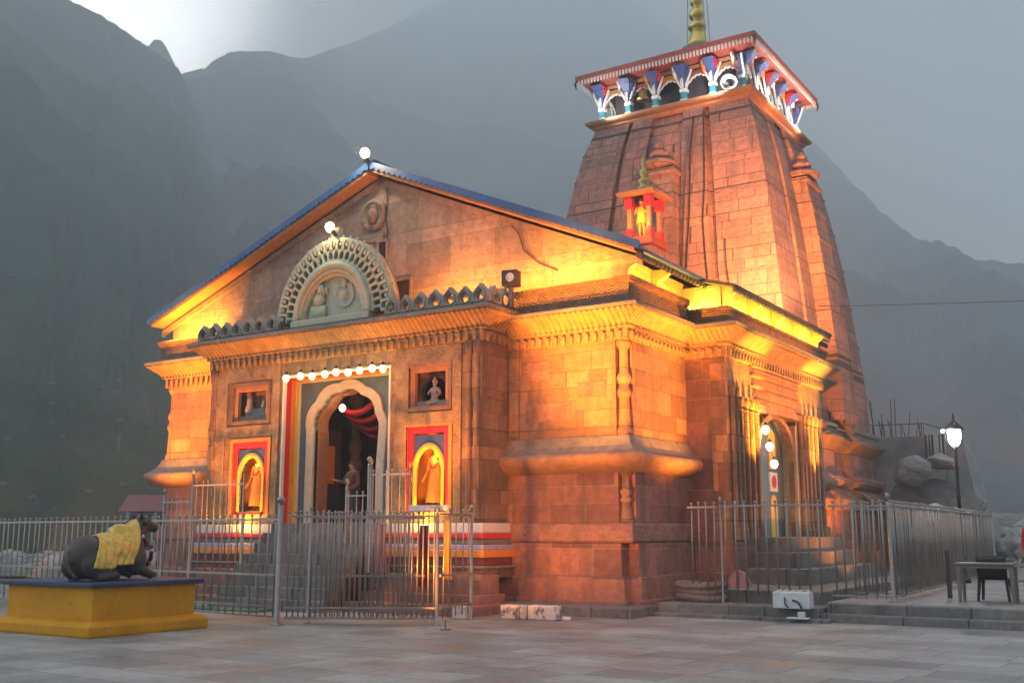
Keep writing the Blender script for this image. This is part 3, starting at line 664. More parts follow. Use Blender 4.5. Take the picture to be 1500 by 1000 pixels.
# ---- side porch block
SB = rect(-.3, 1.0, 3.1, 10.5)
m = MB(); sweep(m, SB, [(.2, .16), (.75, .14), (.77, .08), (1.45, .06), (1.47, .0)]); part(m, 'side_plinth', 'lower_stone', None, False, .012)
SH = (5.15, 8.1, 1.5, 4.62)
m = MB(); m.holed(3.1, 10.5, 1.45, 5.9, .62, 1.0, [SH], 'yz'); part(m, 'side_porch_wall', 'hall_stone')
for a, b in ((3.1, 3.4), (10.2, 10.5)):
    m = MB(); m.box(-.2, .62, a, b, 1.45, 5.9); part(m, 'side_porch_return', 'lower_stone')
cornice(SB, -.03, [(0, 3.05, 1.0, 3.05), (1.05, 3.1, 1.05, 10.5)])
m = MB(); sweep(m, SB, [(6.5, .10), (6.51, .16), (6.80, .16), (6.81, .22), (6.88, .22), (6.89, .0)]); part(m, 'side_parapet', 'band_stone')
m = MB(); sweep(m, rect(-.3, .92, 3.2, 10.4), [(6.85, 0), (7.48, 0)], False); part(m, 'side_attic', 'hall_stone')
for y in (3.25, 5.0, 6.75, 8.5, 10.2):
    m = MB(); m.prism([(.9, 6.9), (1.02, 6.9), (1.06, 7.12), (1.3, 7.3), (1.3, 7.36), (.9, 7.46)], y, y + .14); part(m, 'eave_bracket', 'timber_orange')
for y in (.0, 1.5):
    m = MB(); m.prism([(-.1, 7.1), (.05, 7.1), (.08, 7.3), (.4, 7.5), (.4, 7.56), (-.1, 7.6)], y, y + .14); part(m, 'eave_bracket', 'timber_orange')
def pilaster(x, y, z0, z1, r):
    q = MB(); q.lathe((x, y, 0), [(r * 1.35, z0), (r * 1.35, z0 + .22), (r * 1.1, z0 + .26), (r, z0 + .4), (r, z1 - .35), (r * 1.15, z1 - .3), (r * .95, z1 - .26), (r * 1.3, z1 - .16), (r * 1.45, z1 - .1), (r * 1.45, z1)], 8); return part(q, 'side_pilaster', 'hall_stone')
for y in (3.35, 3.62, 3.9, 4.25, 4.62, 4.95, 8.3, 8.6, 8.95, 9.3, 9.7, 10.1): pilaster(1.04, y, 1.5, 4.85 if y > 3.7 else 5.05, .075)
q = MB()
for k, (z0, z1, d) in enumerate(((4.62, 4.78, .14), (4.95, 5.05, .05), (5.2, 5.28, .07), (5.45, 5.52, .09), (5.68, 5.74, .11))): q.box(.98, 1.0 + d, 4.9 - .06 * k, 8.3 + .06 * k, z0, z1)
part(q, 'door_hood_course', 'hall_stone', None, False, .012)
q = MB(); op = [(y, z) for y, z in arch_pts(6.62, 1.28, 3.6, .95, 20)]
q.band([(5.15, 1.5)] + [(6.62 + (y - 6.62) * 1.15, 3.6 + (z - 3.6) * 1.15) for y, z in op] + [(8.1, 1.5)], [(5.34, 1.5)] + op + [(7.9, 1.5)], .82, .97, 'yz'); part(q, 'side_arch', 'hall_stone')
q = MB(); q.box(.55, .60, 5.15, 8.1, 1.5, 4.6); sd = part(q, 'side_door', 'paint_slate')
for (y0, y1) in ((5.5, 6.25), (6.85, 7.55)):
    q = MB(); yc = (y0 + y1) / 2; hw = (y1 - y0) / 2 - .1
    q.prism([(yc - hw, 3.3)] + [(yc - hw * math.cos(math.pi * k / 12), 4.05 + .3 * math.sin(math.pi * k / 12)) for k in range(13)] + [(yc + hw, 3.3)], .60, .625, 'yz')
    q.prism([(yc - hw, 1.55), (yc - hw, 2.3)] + [(yc - hw * .9 * math.cos(math.pi * k / 12), 2.35 + .28 * math.sin(math.pi * k / 12)) for k in range(13)] + [(yc + hw, 2.3), (yc + hw, 1.55)], .60, .625, 'yz')
    part(q, 'door_panel', 'paint_yellow', sd)
    q = MB(); q.box(.60, .64, yc - .28, yc + .28, 2.72, 3.22); pl = part(q, 'door_plaque', 'paint_white', sd)
    q = MB(); q.lathe((.64, yc, 2.97), [(.17, 0), (.17, .012)], 18, 'x'); part(q, 'plaque_disc', 'paint_red', pl)
q = MB(); q.box(.6, 1.0, 5.15, 5.2, 1.5, 4.5); part(q, 'door_jamb', 'paint_red', sd)
q = MB(); q.box(.6, .85, 5.2, 5.26, 1.5, 4.5); part(q, 'door_jamb', 'paint_blue', sd)
q = MB(); q.box(.6, 1.0, 8.05, 8.1, 1.5, 4.5); part(q, 'door_jamb', 'paint_cream', sd)

# ---- link block and tower
m = MB(); m.box(-11.2, -3.4, 13.6, 17.5, 0, 8.9); part(m, 'link_block', 'tower_stone')
TX, TY = -7.0, 21.6
def plan(b, z, groove=.22, proud=.05):
    side = [(-1, 0), (-.52, 0), (-.515, -groove), (-.465, -groove), (-.46, proud), (-.20, proud), (-.195, -groove * .6), (.195, -groove * .6), (.20, proud), (.46, proud), (.465, -groove), (.515, -groove), (.52, 0)]
    out = []
    for k in range(4):
        for t, d in side:
            x, y = t * b, -(b + d)
            for _ in range(k): x, y = -y, x
            out.append((TX + x, TY + y, z))
    return out
TPROF = [(5.85, 5.22), (7, 5.18), (8.3, 5.09), (9.6, 4.97), (11, 4.83), (12.4, 4.67), (13.4, 4.54), (14.5, 4.38), (15.6, 4.19), (16.8, 3.95), (17.7, 3.72), (18.45, 3.47), (18.72, 3.38)]
def b_at(z):
    for (z0, b0), (z1, b1) in zip(TPROF, TPROF[1:]):
        if z <= z1: return b0 + (b1 - b0) * (z - z0) / (z1 - z0)
    return TPROF[-1][1]
m = MB(); m.rings([plan(b, z) for z, b in TPROF], True, False, True); part(m, 'tower_wall', 'tower_stone')
q = MB()
for z in (7.4, 9.6, 11.3, 13.0, 14.6, 16.2, 17.4):     # carved string courses on the corner bands
    b = b_at(z) + .035
    for k in range(4):
        for t0, t1 in ((-1.0, -.525), (.525, 1.0)):
            pts = []
            for dz, e in ((-.07, -.02), (-.055, .005), (.055, .005), (.07, -.02)):
                row = []
                for t in (t0, t1):
                    x, y = t * (b + e), -(b_at(z + dz) + .005 + e)
                    for _ in range(k): x, y = -y, x
                    row.append((TX + x, TY + y, z + dz))
                pts.append(row)
            q.rings(pts, False)
part(q, 'string_course', 'relief_stone')
def tower_buttress(k):
    q = MB(); rs = []
    for z in [5.9, 7, 8.3, 9.6, 11, 12.4, 13.5, 14.6, 15.3, 15.6]:
        b = b_at(z); hw = .185 * b; d = .62 if z < 15.3 else .60
        rs.append([(-hw, -b + .3), (-hw, -b - d), (hw, -b - d), (hw, -b + .3)])
        rs[-1] = [(x, y, z) for x, y in rs[-1]]
    q.rings(rs, True, False, True)
    b = b_at(15.6); hw = .185 * b
    q.box(-hw - .10, hw + .10, -b - .74, -b + .3, 15.6, 15.72); q.box(-hw - .02, hw + .02, -b - .64, -b + .3, 15.72, 15.85)
    q.lathe((0, -b - .2, 0), [(.34, 15.85), (.36, 15.95), (.62, 16.0), (.72, 16.1), (.70, 16.2), (.6, 16.28), (.3, 16.32), (.26, 16.42), (.36, 16.5), (.4, 16.6), (.3, 16.72), (.14, 16.78), (.12, 16.88), (.2, 16.95), (.16, 17.05), (.04, 17.2)], 18)
    for z in (8.6, 10.2, 11.8, 13.2, 14.4):
        b = b_at(z); hw = .185 * b; q.box(-hw - .03, hw + .03, -b - .66, -b, z - .07, z + .07)
    q.v = [(TX + (x if k == 0 else -y), TY + (y if k == 0 else x), z) if k < 2 else (TX + (-x if k == 2 else y), TY + (-y if k == 2 else -x), z) for x, y, z in q.v]
    return part(q, 'tower_buttress', 'tower_stone')
for k in range(4): tower_buttress(k)
# moulded tower base
def base_ring(lo, name, mat, smooth=False):
    q = MB(); q.rings([plan(b, z, .3, .12) for z, b in lo], True, False, True); return part(q, name, mat, None, smooth)
base_ring([(0, 5.95), (.9, 5.95), (.95, 5.75), (2.45, 5.72), (2.5, 5.95), (2.85, 6.0), (2.95, 5.9), (3.25, 5.55), (3.3, 5.42)], 'tower_base', 'lower_stone')
base_ring([(3.3, 5.35), (3.38, 5.35), (3.42, 5.55), (3.55, 5.66), (3.7, 5.66), (3.8, 5.55), (3.86, 5.3), (4.75, 5.27)], 'tower_base_course', 'tower_stone')
base_ring([(4.75, 5.27), (4.8, 5.32), (4.95, 5.5), (5.12, 5.68), (5.22, 5.72), (5.24, 5.60)], 'tower_base_cornice', 'torus_stone')
base_ring([(5.24, 5.6), (5.36, 5.6), (5.4, 5.45), (5.55, 5.42), (5.6, 5.5), (5.7, 5.5), (5.8, 5.36), (5.9, 5.1)], 'tower_ledge', 'ledge_stone')
q = MB(); b0 = 3.38
sweep(q, rect(TX - b0, TX + b0, TY - b0, TY + b0), [(18.6, .02), (18.66, .12), (18.74, .16), (18.80, .30), (18.86, .36), (18.96, .38), (18.965, .1)]); gl = part(q, 'gallery_floor', 'timber_orange')
q = MB(); q.box(TX - 2.75, TX + 2.75, TY - 2.75, TY + 2.75, 18.9, 20.9); gallery = part(q, 'tower_gallery', 'timber_dark')
def gallery_pillar():
    q = MB(); q.box(-.15, .15, -.15, .15, 18.96, 19.22); p0 = q.build('gallery_pillar', 'paint_cream', gallery, False, .02)
    q = MB(); q.box(-.12, .12, -.12, .12, 19.22, 19.52); q.build('pillar_shaft', 'paint_teal', p0, False, .02)
    q = MB(); q.box(-.155, .155, -.155, .155, 19.52, 19.68); q.build('pillar_collar', 'paint_white', p0, False, .03)
    q = MB(); q.rings([[(-w, -e, z), (w, -e, z), (w, .12, z), (-w, .12, z)] for z, w, e in ((19.68, .1, .1), (19.9, .11, .12), (20.15, .15, .2), (20.4, .24, .42), (20.55, .26, .62))], True, True, True); q.build('pillar_bracket', 'paint_blue', p0, False, .02)
    q = MB(); q.box(-.03, .03, -.19, -.11, 19.7, 20.2); q.box(-.10, -.06, -.18, -.1, 19.7, 20.1); q.build('bracket_stripe', 'paint_white', p0)
    for sx in (-1, 1):
        q = MB(); q.prism([(sx * .10, 19.70), (sx * .17, 19.80), (sx * .34, 20.22), (sx * .42, 20.46), (sx * .35, 20.46), (sx * .24, 20.16), (sx * .10, 19.84)], -.14, -.06); q.build('carved_strut', 'paint_white', p0, False, .01)
    return p0
PB = 3.18
pill = gallery_pillar(); first = True
for k in range(4):
    for j in range(6 if k % 2 == 0 else 6):
        if j == 5: continue
        t = -PB + 2 * PB * j / 5; x, y = t, -PB
        for _ in range(k): x, y = -y, x
        o = pill if first else copy_tree(pill, gallery); first = False
        o.location = (TX + x, TY + y, 0); o.rotation_euler = (0, 0, k * math.pi / 2)
pend_cols = ('paint_red', 'paint_white', 'paint_blue', 'paint_orange')
def pendant(k, t, c):
    q = MB(); q.prism([(t - .05, 20.5), (t + .05, 20.5), (t + .075, 20.32), (t + .03, 20.2), (t, 20.1), (t - .03, 20.2), (t - .075, 20.32)], -PB - .34, -PB - .2)
    q.box(t - .035, t + .035, -PB - .5, -PB - .05, 20.42, 20.55)
    def rot(v):
        x, y, z = v
        for _ in range(k): x, y = -y, x
        return (TX + x, TY + y, z)
    q.v = [rot(v) for v in q.v]; part(q, 'painted_pendant', c, gallery)
for k in range(4):
    for j in range(10): pendant(k, -PB + 2 * PB * (j + .5) / 10 + .04 * (1 if j % 2 else -1), pend_cols[(j + k) % 4])
def valance(k, j, mat):
    x0 = -PB + 2 * PB * j / 5 + .1; x1 = -PB + 2 * PB * (j + 1) / 5 - .1; q = MB(); n = 6; w = (x1 - x0)
    low = []
    for s in range(25):
        f = s / 24; arch = .42 * math.sin(math.pi * f) ** .8; scal = .05 * abs(math.sin(math.pi * n * f)); low.append((x0 + w * f, 19.82 + arch + scal - .05))
    q.band([(x, 20.42) for x, z in low], low, -PB + .02, -PB + .07)
    def rot(v):
        x, y, z = v
        for _ in range(k): x, y = -y, x
        return (TX + x, TY + y, z)
    q.v = [rot(v) for v in q.v]; o = part(q, 'valance', mat, gallery)
    q = MB(); q.band([(x, z) for x, z in low], [(x, z - .055) for x, z in low], -PB + .0, -PB + .09); q.v = [rot(v) for v in q.v]; part(q, 'valance_edge', 'paint_white', o)
for k in range(4):
    for j in range(5): valance(k, j, ('timber_orange', 'timber_red', 'paint_orange', 'timber_red', 'timber_orange')[j])
q = MB(); sweep(q, rect(TX - PB, TX + PB, TY - PB, TY + PB), [(20.42, .1), (20.42, .14), (20.56, .16), (20.6, .05)], False); part(q, 'gallery_beam', 'timber_orange', gallery)
EB = 3.98
q = MB(); q.rings([[(TX + sx * w, TY + sy * w, z) for sx, sy in ((-1, -1), (1, -1), (1, 1), (-1, 1))] for z, w in ((20.60, PB), (20.80, EB - .06), (20.9, EB), (21.0, EB), (22.0, 1.1), (22.1, .9))], True, False, True); groof = part(q, 'gallery_roof', 'timber_red')
q = MB(); sweep(q, rect(TX - EB, TX + EB, TY - EB, TY + EB), [(20.84, .0), (20.84, .05), (21.03, .06), (21.03, -.1)], False); part(q, 'eave_board', 'timber_red', groof)
q = MB()
for k in range(4):
    for j in range(52):
        t = -EB + .1 + (2 * EB - .2) * j / 51; w = .045
        pts = [(t - w, 20.84), (t + w, 20.84), (t + w * .8, 20.66), (t, 20.60), (t - w * .8, 20.66)]
        i0 = len(q.v); q.prism(pts, -EB - .01, -EB + .03)
        for a in range(i0, len(q.v)):
            x, y, z = q.v[a]
            for _ in range(k): x, y = -y, x
            q.v[a] = (TX + x, TY + y, z)
part(q, 'eave_tassels', 'paint_white', groof)
for sx in (-1, 1):
    for sy in (-1, 1):
        q = MB(); q.tube([(TX + sx * EB, TY + sy * EB, 20.88), (TX + sx * (EB + .06), TY + sy * (EB + .06), 20.7), (TX + sx * (EB + .02), TY + sy * (EB + .02), 20.45)], [.06, .05, .02]); part(q, 'corner_drop', 'timber_dark', groof)
q = MB(); q.lathe((TX, TY, 0), [(.95, 22.0), (.98, 22.2), (.62, 22.32), (.60, 22.42), (.78, 22.5), (.84, 22.62), (.82, 22.78), (.74, 22.88), (.45, 22.93)], 24); fin = part(q, 'finial_base', 'ledge_stone', groof, True)
q = MB(); q.lathe((TX, TY, 0), [(.42, 22.9), (.56, 23.0), (.52, 23.12), (.42, 23.3), (.36, 23.6), (.28, 23.68), (.26, 23.75), (.40, 23.85), (.42, 23.98), (.34, 24.12), (.22, 24.2), (.2, 24.28), (.33, 24.38), (.36, 24.55), (.28, 24.75), (.18, 24.85), (.17, 24.95), (.28, 25.05), (.29, 25.2), (.2, 25.4), (.1, 25.6), (.14, 25.75), (.06, 26.1), (.02, 26.4)], 20)
part(q, 'golden_finial', 'gold', None, True)
# ---- small roof shrine before the tower
SX, SY, SZ = -6.75, 15.2, 12.55
q = MB(); q.box(SX - .5, SX + .5, SY - .55, SY + 1.2, 8.9, SZ - .35); sh = part(q, 'roof_shrine', 'tower_stone')
q = MB(); q.box(SX - .64, SX + .64, SY - .72, SY + .7, SZ - .35, SZ - .2); q.box(SX - .56, SX + .56, SY - .64, SY + .7, SZ - .2, SZ); part(q, 'shrine_base', 'timber_red', sh, False, .03)
for dx in (-.40, .40):
    for dy in (-.45, .45):
        q = MB(); q.box(SX + dx - .13, SX + dx + .13, SY + dy - .13, SY + dy + .13, SZ, SZ + .35); pp = part(q, 'shrine_pillar', 'paint_red', sh, False, .02)
        q = MB(); q.box(SX + dx - .08, SX + dx + .08, SY + dy - .08, SY + dy + .08, SZ + .35, SZ + 1.15); part(q, 'pillar_shaft', 'timber_orange', pp)
        q = MB(); q.box(SX + dx - .16, SX + dx + .16, SY + dy - .16, SY + dy + .16, SZ + 1.15, SZ + 1.6); part(q, 'pillar_cap', 'paint_red', pp, False, .03)
q = MB(); sweep(q, rect(SX - .50, SX + .50, SY - .58, SY + .58), [(SZ + 1.6, -.02), (SZ + 1.62, .26), (SZ + 1.74, .30), (SZ + 1.78, .15), (SZ + 1.95, -.3)]); part(q, 'shrine_roof', 'timber_orange', sh)
q = MB(); q.box(SX - .42, SX + .42, SY + .4, SY + .6, SZ, SZ + 1.6); part(q, 'shrine_back', 'paint_blue', sh)
q = MB(); q.lathe((SX, SY, 0), [(.28, SZ + 1.93), (.3, SZ + 2.05), (.18, SZ + 2.12), (.26, SZ + 2.25), (.26, SZ + 2.35), (.12, SZ + 2.45), (.2, SZ + 2.6), (.17, SZ + 2.72), (.08, SZ + 2.85), (.12, SZ + 3.0), (.03, SZ + 3.35)], 14); part(q, 'shrine_finial', 'brass', sh, True)

# ------------------------------------------------------------------ lamps of the place, and added fill lights
ORANGE = (1.0, .285, .022); AMBER = (1.0, .40, .03); PINK = (1.0, .34, .09); WARM = (1.0, .74, .40); WHITE = (1.0, .95, .90)
def spot(loc, target, watts, deg=70, col=ORANGE, blend=.7, rad=.12):
    d = bpy.data.lights.new('flood_or_fill', 'SPOT'); d.energy = watts; d.color = col; d.spot_size = R(deg); d.spot_blend = blend; d.shadow_soft_size = rad
    o = bpy.data.objects.new('flood_or_fill_beam', d); COL.objects.link(o); o.location = loc
    o.rotation_euler = (Vector(loc) - Vector(target)).to_track_quat('Z', 'Y').to_euler(); return o
def glow(loc, watts, col=WARM, rad=.08):
    d = bpy.data.lights.new('lamp_or_fill', 'POINT'); d.energy = watts; d.color = col; d.shadow_soft_size = rad
    o = bpy.data.objects.new('lamp_or_fill', d); COL.objects.link(o); o.location = loc; return o
K = 2.1
def strip(a, b, target, watts, col=AMBER, w=.05):
    """a linear lamp lying between two points and shining towards the target"""
    d = bpy.data.lights.new('strip_light', 'AREA'); d.shape = 'RECTANGLE'; a, b = Vector(a), Vector(b); d.size = (b - a).length; d.size_y = w; d.energy = watts; d.color = col
    o = bpy.data.objects.new('strip_light', d); COL.objects.link(o); o.location = (a + b) / 2
    x = (b - a).normalized(); z = ((a + b) / 2 - Vector(target)).normalized(); y = z.cross(x).normalized(); z = x.cross(y)
    o.rotation_euler = Matrix((x, y, z)).transposed().to_euler(); return o
spot((-.1, -6.2, .3), (-.55, -.05, 5.7), 6200 * K, 33, ORANGE, .85, .45)      # right wing front
spot((4.6, 1.7, .5), (.05, 1.6, 5.0), 2600 * K, 40, ORANGE, .8, .3)         # right wing side
spot((-13.9, -4.6, .4), (-13.8, -.05, 5.6), 3000 * K, 40, ORANGE, .75)   # left wing
spot((-10.6, -3.0, .9), (-10.4, -1.1, 5.4), 720 * K, 58, ORANGE, .9)   # porch left
spot((-4.2, -2.85, .9), (-4.3, -1.1, 5.4), 680 * K, 58, ORANGE, .9)      # porch right
spot((-7.4, -4.2, .4), (-7.4, -1.2, 6.0), 300 * K, 50, ORANGE, .9)
spot((-1.0, -8.2, .3), (-1.2, -.2, 6.85), 3200 * K, 19, ORANGE, .8)      # beams reaching the parapets
spot((-13.2, -8.2, .3), (-13.4, -.2, 6.85), 3600 * K, 16, ORANGE, .8)
spot((6.2, 4.2, 3.2), (.2, 1.8, 6.85), 1500 * K, 26, ORANGE, .8)
spot((7.6, 8.0, 3.0), (1.2, 6.8, 6.4), 1900 * K, 50, ORANGE, .8)
for y in (4.5, 9.3): spot((2.15, y, 1.9), (1.0, y, 5.2), 1900 * K, 36, AMBER, .9, .06)
spot((4.5, 6.5, .6), (1, 6.5, 4), 160 * K, 90)
spot((7.0, -11.0, 6.0), (-3.0, 0.5, 1.8), 900 * K, 44, (1, .22, .04), .9, .3)  # added wide fill to lift the lower walls, not a lamp of the place
# along the ledge behind the crest, washing the gable
strip((-5.1, -.9, 6.70), (-3.1, -.9, 6.70), (-4.1, .1, 7.6), 60 * K, ORANGE); strip((-2.9, -.36, 7.15), (-.2, -.36, 7.15), (-1.5, .1, 7.6), 34 * K, ORANGE); strip((-14.6, -.40, 7.15), (-12.6, -.40, 7.15), (-13.7, .1, 7.7), 34 * K, AMBER)
# under the right eave
strip((.24, .1, 7.14), (.24, 3.0, 7.14), (.0, 1.5, 7.5), 36 * K, AMBER)
strip((1.14, 3.4, 6.92), (1.14, 10.3, 6.92), (.9, 6.8, 7.25), 85 * K, (1, .60, .05))
strip((.1, 3.0, 6.93), (.9, 3.0, 6.93), (.5, 3.3, 7.3), 20 * K, (1, .60, .05))
# tower floods
spot((1.1, 6.8, 7.75), (-3.9, 17.2, 12.8), 3900 * K, 36, PINK, .35)
spot((-.4, 12.4, 9.2), (-2.6, 20.0, 13.0), 2600 * K, 75, PINK, .7)
spot((-22, 8, 4), (-9.5, 17.2, 12), 2600 * K, 36, PINK, .8)
spot((1.5, 14.9, .5), (-1.5, 17.6, 4.2), 1300 * K, 75, ORANGE)
spot((-1.4, -6.6, .35), (-1.3, 0, 2.6), 700 * K, 48, ORANGE, .9)
spot((-13.2, -4.0, .35), (-13.4, 0, 3.0), 180 * K, 40, ORANGE, .9)
glow((-8.3, .2, 4.9), 4, (1, .55, .3), .1)  # added glow to brighten the porch interior, no bulb belongs to it
spot((-6.9, 11.2, 11.6), (-6.8, 15.2, 13.6), 160 * K, 50, AMBER)
glow((SX + .1, SY - .95, SZ + .5), 34, (1, .45, .06), .08)
for xc in (-10.14, -4.485): glow((xc, -1.42, 1.98), 12 * K, (1, .5, .06), .05); glow((xc + .12, PY + .14, 3.35), 5 * K, (1, .5, .06), .04)
# white lamps under the gallery eaves
for (x, y, w) in ((TX + 2.5, TY - 4.3, 110), (TX - 2.6, TY - 4.3, 90), (TX + 4.3, TY - 1.8, 120), (TX + 4.3, TY + 2.0, 150)):
    spot((x, y, 19.05), (x + (TX - x) * .25, y + (TY - y) * .25, 20.3), w, 150, WHITE, .5)

def bulb(name, loc, r, label, mat='bulb_warm', watts=6, col=WARM, sq=(1, 1, 1.15), group=None, base=(0, 0, 1), cat='light bulb'):
    b = thing(name, label, cat, group, loc)
    q = MB(); q.ball((0, 0, 0), r, 12, 8, sq); o = q.build('glass_bulb', mat, b, True)
    bz = Vector(base) * r
    q = MB(); q.tube([bz * .85, bz * 1.25, bz * 1.9], [r * .5, r * .48, r * .3], 8); q.build('bulb_socket', 'black_metal', b)
    o.visible_shadow = True
    glow((loc[0], loc[1] - r * 1.4, loc[2] - .0), watts, col, r * .6) if watts else None
    return b
bulb('light_bulb', (-6.95, -.66, 11.14), .125, 'bright lamp at the very peak of the blue gable roof', 'bulb_white', 75, WARM, base=(0, .4, -1))
bulb('light_bulb', (-7.27, AY - .12, 9.03), .12, 'bright lamp on top of the carved cream arch', 'bulb_white', 22, (1, .86, .55), base=(.7, .2, -1))
words_ = ('first', 'second', 'third', 'fourth', 'fifth', 'sixth', 'seventh', 'eighth', 'ninth')
for k, f in enumerate((.02, .17, .29, .42, .53, .65, .76, .88, .98)):
    x = DX0 + .12 + (DX1 - DX0 - .22) * f
    bulb('light_bulb', (x, PY - .12, 5.45 + .02 * math.sin(k * 2.1)), .085, f'round glowing bulb over the main door, {words_[k]} from the left in the row', 'bulb_warm', 3.2, (1, .66, .25), group='row of bulbs over the main door')
q = MB(); q.tube([(DX0 + .1, PY - .1, 5.56), (DC, PY - .1, 5.55), (DX1 - .1, PY - .1, 5.57)], .012); q.build('bulb_wire', 'cable_black', fr)
bulb('light_bulb', (-7.75, -.35, 4.72), .085, 'small white bulb hanging inside the main door arch', 'bulb_white', 1.6, WARM, group=None)
q = MB(); q.tube([(-7.75, -.35, 4.85), (-7.74, -.35, 5.6)], .008); q.build('bulb_wire', 'cable_black', fr)
for k, (y, z) in enumerate(((5.42, 4.18), (5.68, 3.78), (5.95, 3.36))):
    bulb('light_bulb', (1.1, y, z), .10, ('topmost', 'middle', 'lowest')[k] + ' of the three white bulbs strung beside the side door', 'bulb_white', 17, WARM, group='bulbs beside the side door')
q = MB(); q.tube([(1.08, 5.3, 4.5), (1.08, 5.42, 4.3), (1.08, 5.7, 3.9), (1.08, 5.97, 3.5)], .012); q.build('bulb_wire', 'cable_black', sd)
bell = thing('brass_bell', 'brass bell hanging in the painted gallery at the tower top', 'bell', None, (-8.25, TY - PB + .05, 20.0))
q = MB(); q.lathe((0, 0, 0), [(.30, -.34), (.27, -.28), (.22, -.1), (.19, .06), (.12, .16), (.03, .2)], 16); q.build('bell_body', 'brass', bell, True)
q = MB(); q.tube([(0, 0, .19), (0, 0, .5)], .02); q.ball((0, 0, -.36), .06); q.build('clapper', 'black_metal', bell)
hs = thing('horn_loudspeaker', 'white horn loudspeaker on the tower gallery by the front corner', 'loudspeaker', None, (-4.35, TY - PB - .28, 19.30), R(28))
q = MB(); q.lathe((0, 0, 0), [(.33, -.28), (.34, -.25), (.24, -.12), (.14, .02), (.08, .2), (.08, .36)], 20, 'y', False); q.build('horn', 'white_metal', hs, True)
q = MB(); q.lathe((0, 0, 0), [(.14, -.24), (.12, -.1), (.05, .05)], 14, 'y'); q.build('inner_cone', 'black_metal', hs, True)
q = MB(); q.box(-.05, .05, -.02, .2, -.32, -.1); q.build('bracket', 'steel_dark', hs)
ls = thing('box_loudspeaker', 'small dark loudspeaker box at the end of the leaf crest', 'loudspeaker', None, (-2.55, -.62, 7.28), R(10))
q = MB(); q.box(-.19, .19, -.14, .14, -.17, .2); q.build('cabinet', 'timber_dark', ls, False, .02)
q = MB(); q.lathe((0.03, -.142, .02), [(.10, 0), (.10, -.02), (.055, .0), (.045, -.02)], 16, 'y'); q.build('speaker_cone', 'white_metal', ls)
q = MB(); q.box(-.05, .05, -.05, .05, -.64, -.17); q.build('bracket', 'steel_dark', ls)

# cables
def cable(label, pts, r=.014, mat='cable_black', sag=0, steps=1):
    q = MB(); q.tube(pts, r, 5); return tag(q.build('cable', mat), label, 'cable')
cable('thin dark cable running down the gable from its peak', [(-6.75, -.03, 10.35), (-6.72, -.01, 10.1), (-6.78, -.01, 9.6), (-6.70, .0, 9.2), (-6.82, -.0, 8.6), (-6.7, .0, 8.3)])
cable('curving dark cable low on the right half of the gable', [(-3.0, -.03, 8.85), (-2.75, .0, 8.55), (-2.6, .0, 8.1), (-2.2, .0, 7.75), (-1.7, .0, 7.5)])
cable('short loop of wire below the gable lamp', [(-7.12, -.5, 11.0), (-7.2, -.3, 10.75), (-7.1, -.1, 10.5), (-7.15, -.02, 10.2)], .012, 'rope')
yf = lambda z: TY - b_at(z) - .11
cable('pale pipe running up the middle of the tower front', [(-5.95 + .0 * z, yf(z) - .02, z) for z in (9.0, 10.5, 12, 13.5, 15, 16.5, 17.7)], .035, 'steel_dark')
cable('dark cable beside the pale pipe on the tower front', [(-5.75 + .05 * math.sin(z), yf(z) - .02, z) for z in (9.0, 10.5, 12, 13.5, 15, 16.5, 18.2)], .03)
cable('dark cable in the right groove of the tower front', [(-4.86 + .06 * math.sin(z * 1.3) - (z - 9) * .05, yf(z) - .0, z) for z in (9.0, 9.8, 10.5, 11.2, 12, 13.5, 15, 16.5, 18.4)], .03)
cable('thin dark cable hanging slantwise low on the tower corner', [(-4.2, yf(12.6) - .02, 12.6), (-4.15, yf(11.6) - .02, 11.6), (-4.0, yf(10.6) - .02, 10.6), (-3.7, yf(9.4) - .02, 9.4)], .022)
cable('overhead wire leaving the right edge of the tower into the mist', [(-1.9, 20.5, 10.4), (0, 19.5, 10.0), (3.0, 18.5, 9.55), (6.0, 18.0, 9.2), (12, 17, 8.9), (20, 16, 9.2)], .010)
for x in (TX - .42, TX + .5, TX + .72):
    cable({TX - .42: 'thin stay wire left of the golden finial', TX + .5: 'inner stay wire right of the golden finial', TX + .72: 'outer stay wire right of the golden finial'}[x], [(x, TY - .3, 22.2), (TX + (x - TX) * .7, TY - .2, 26.5)], .018, 'steel_dark')

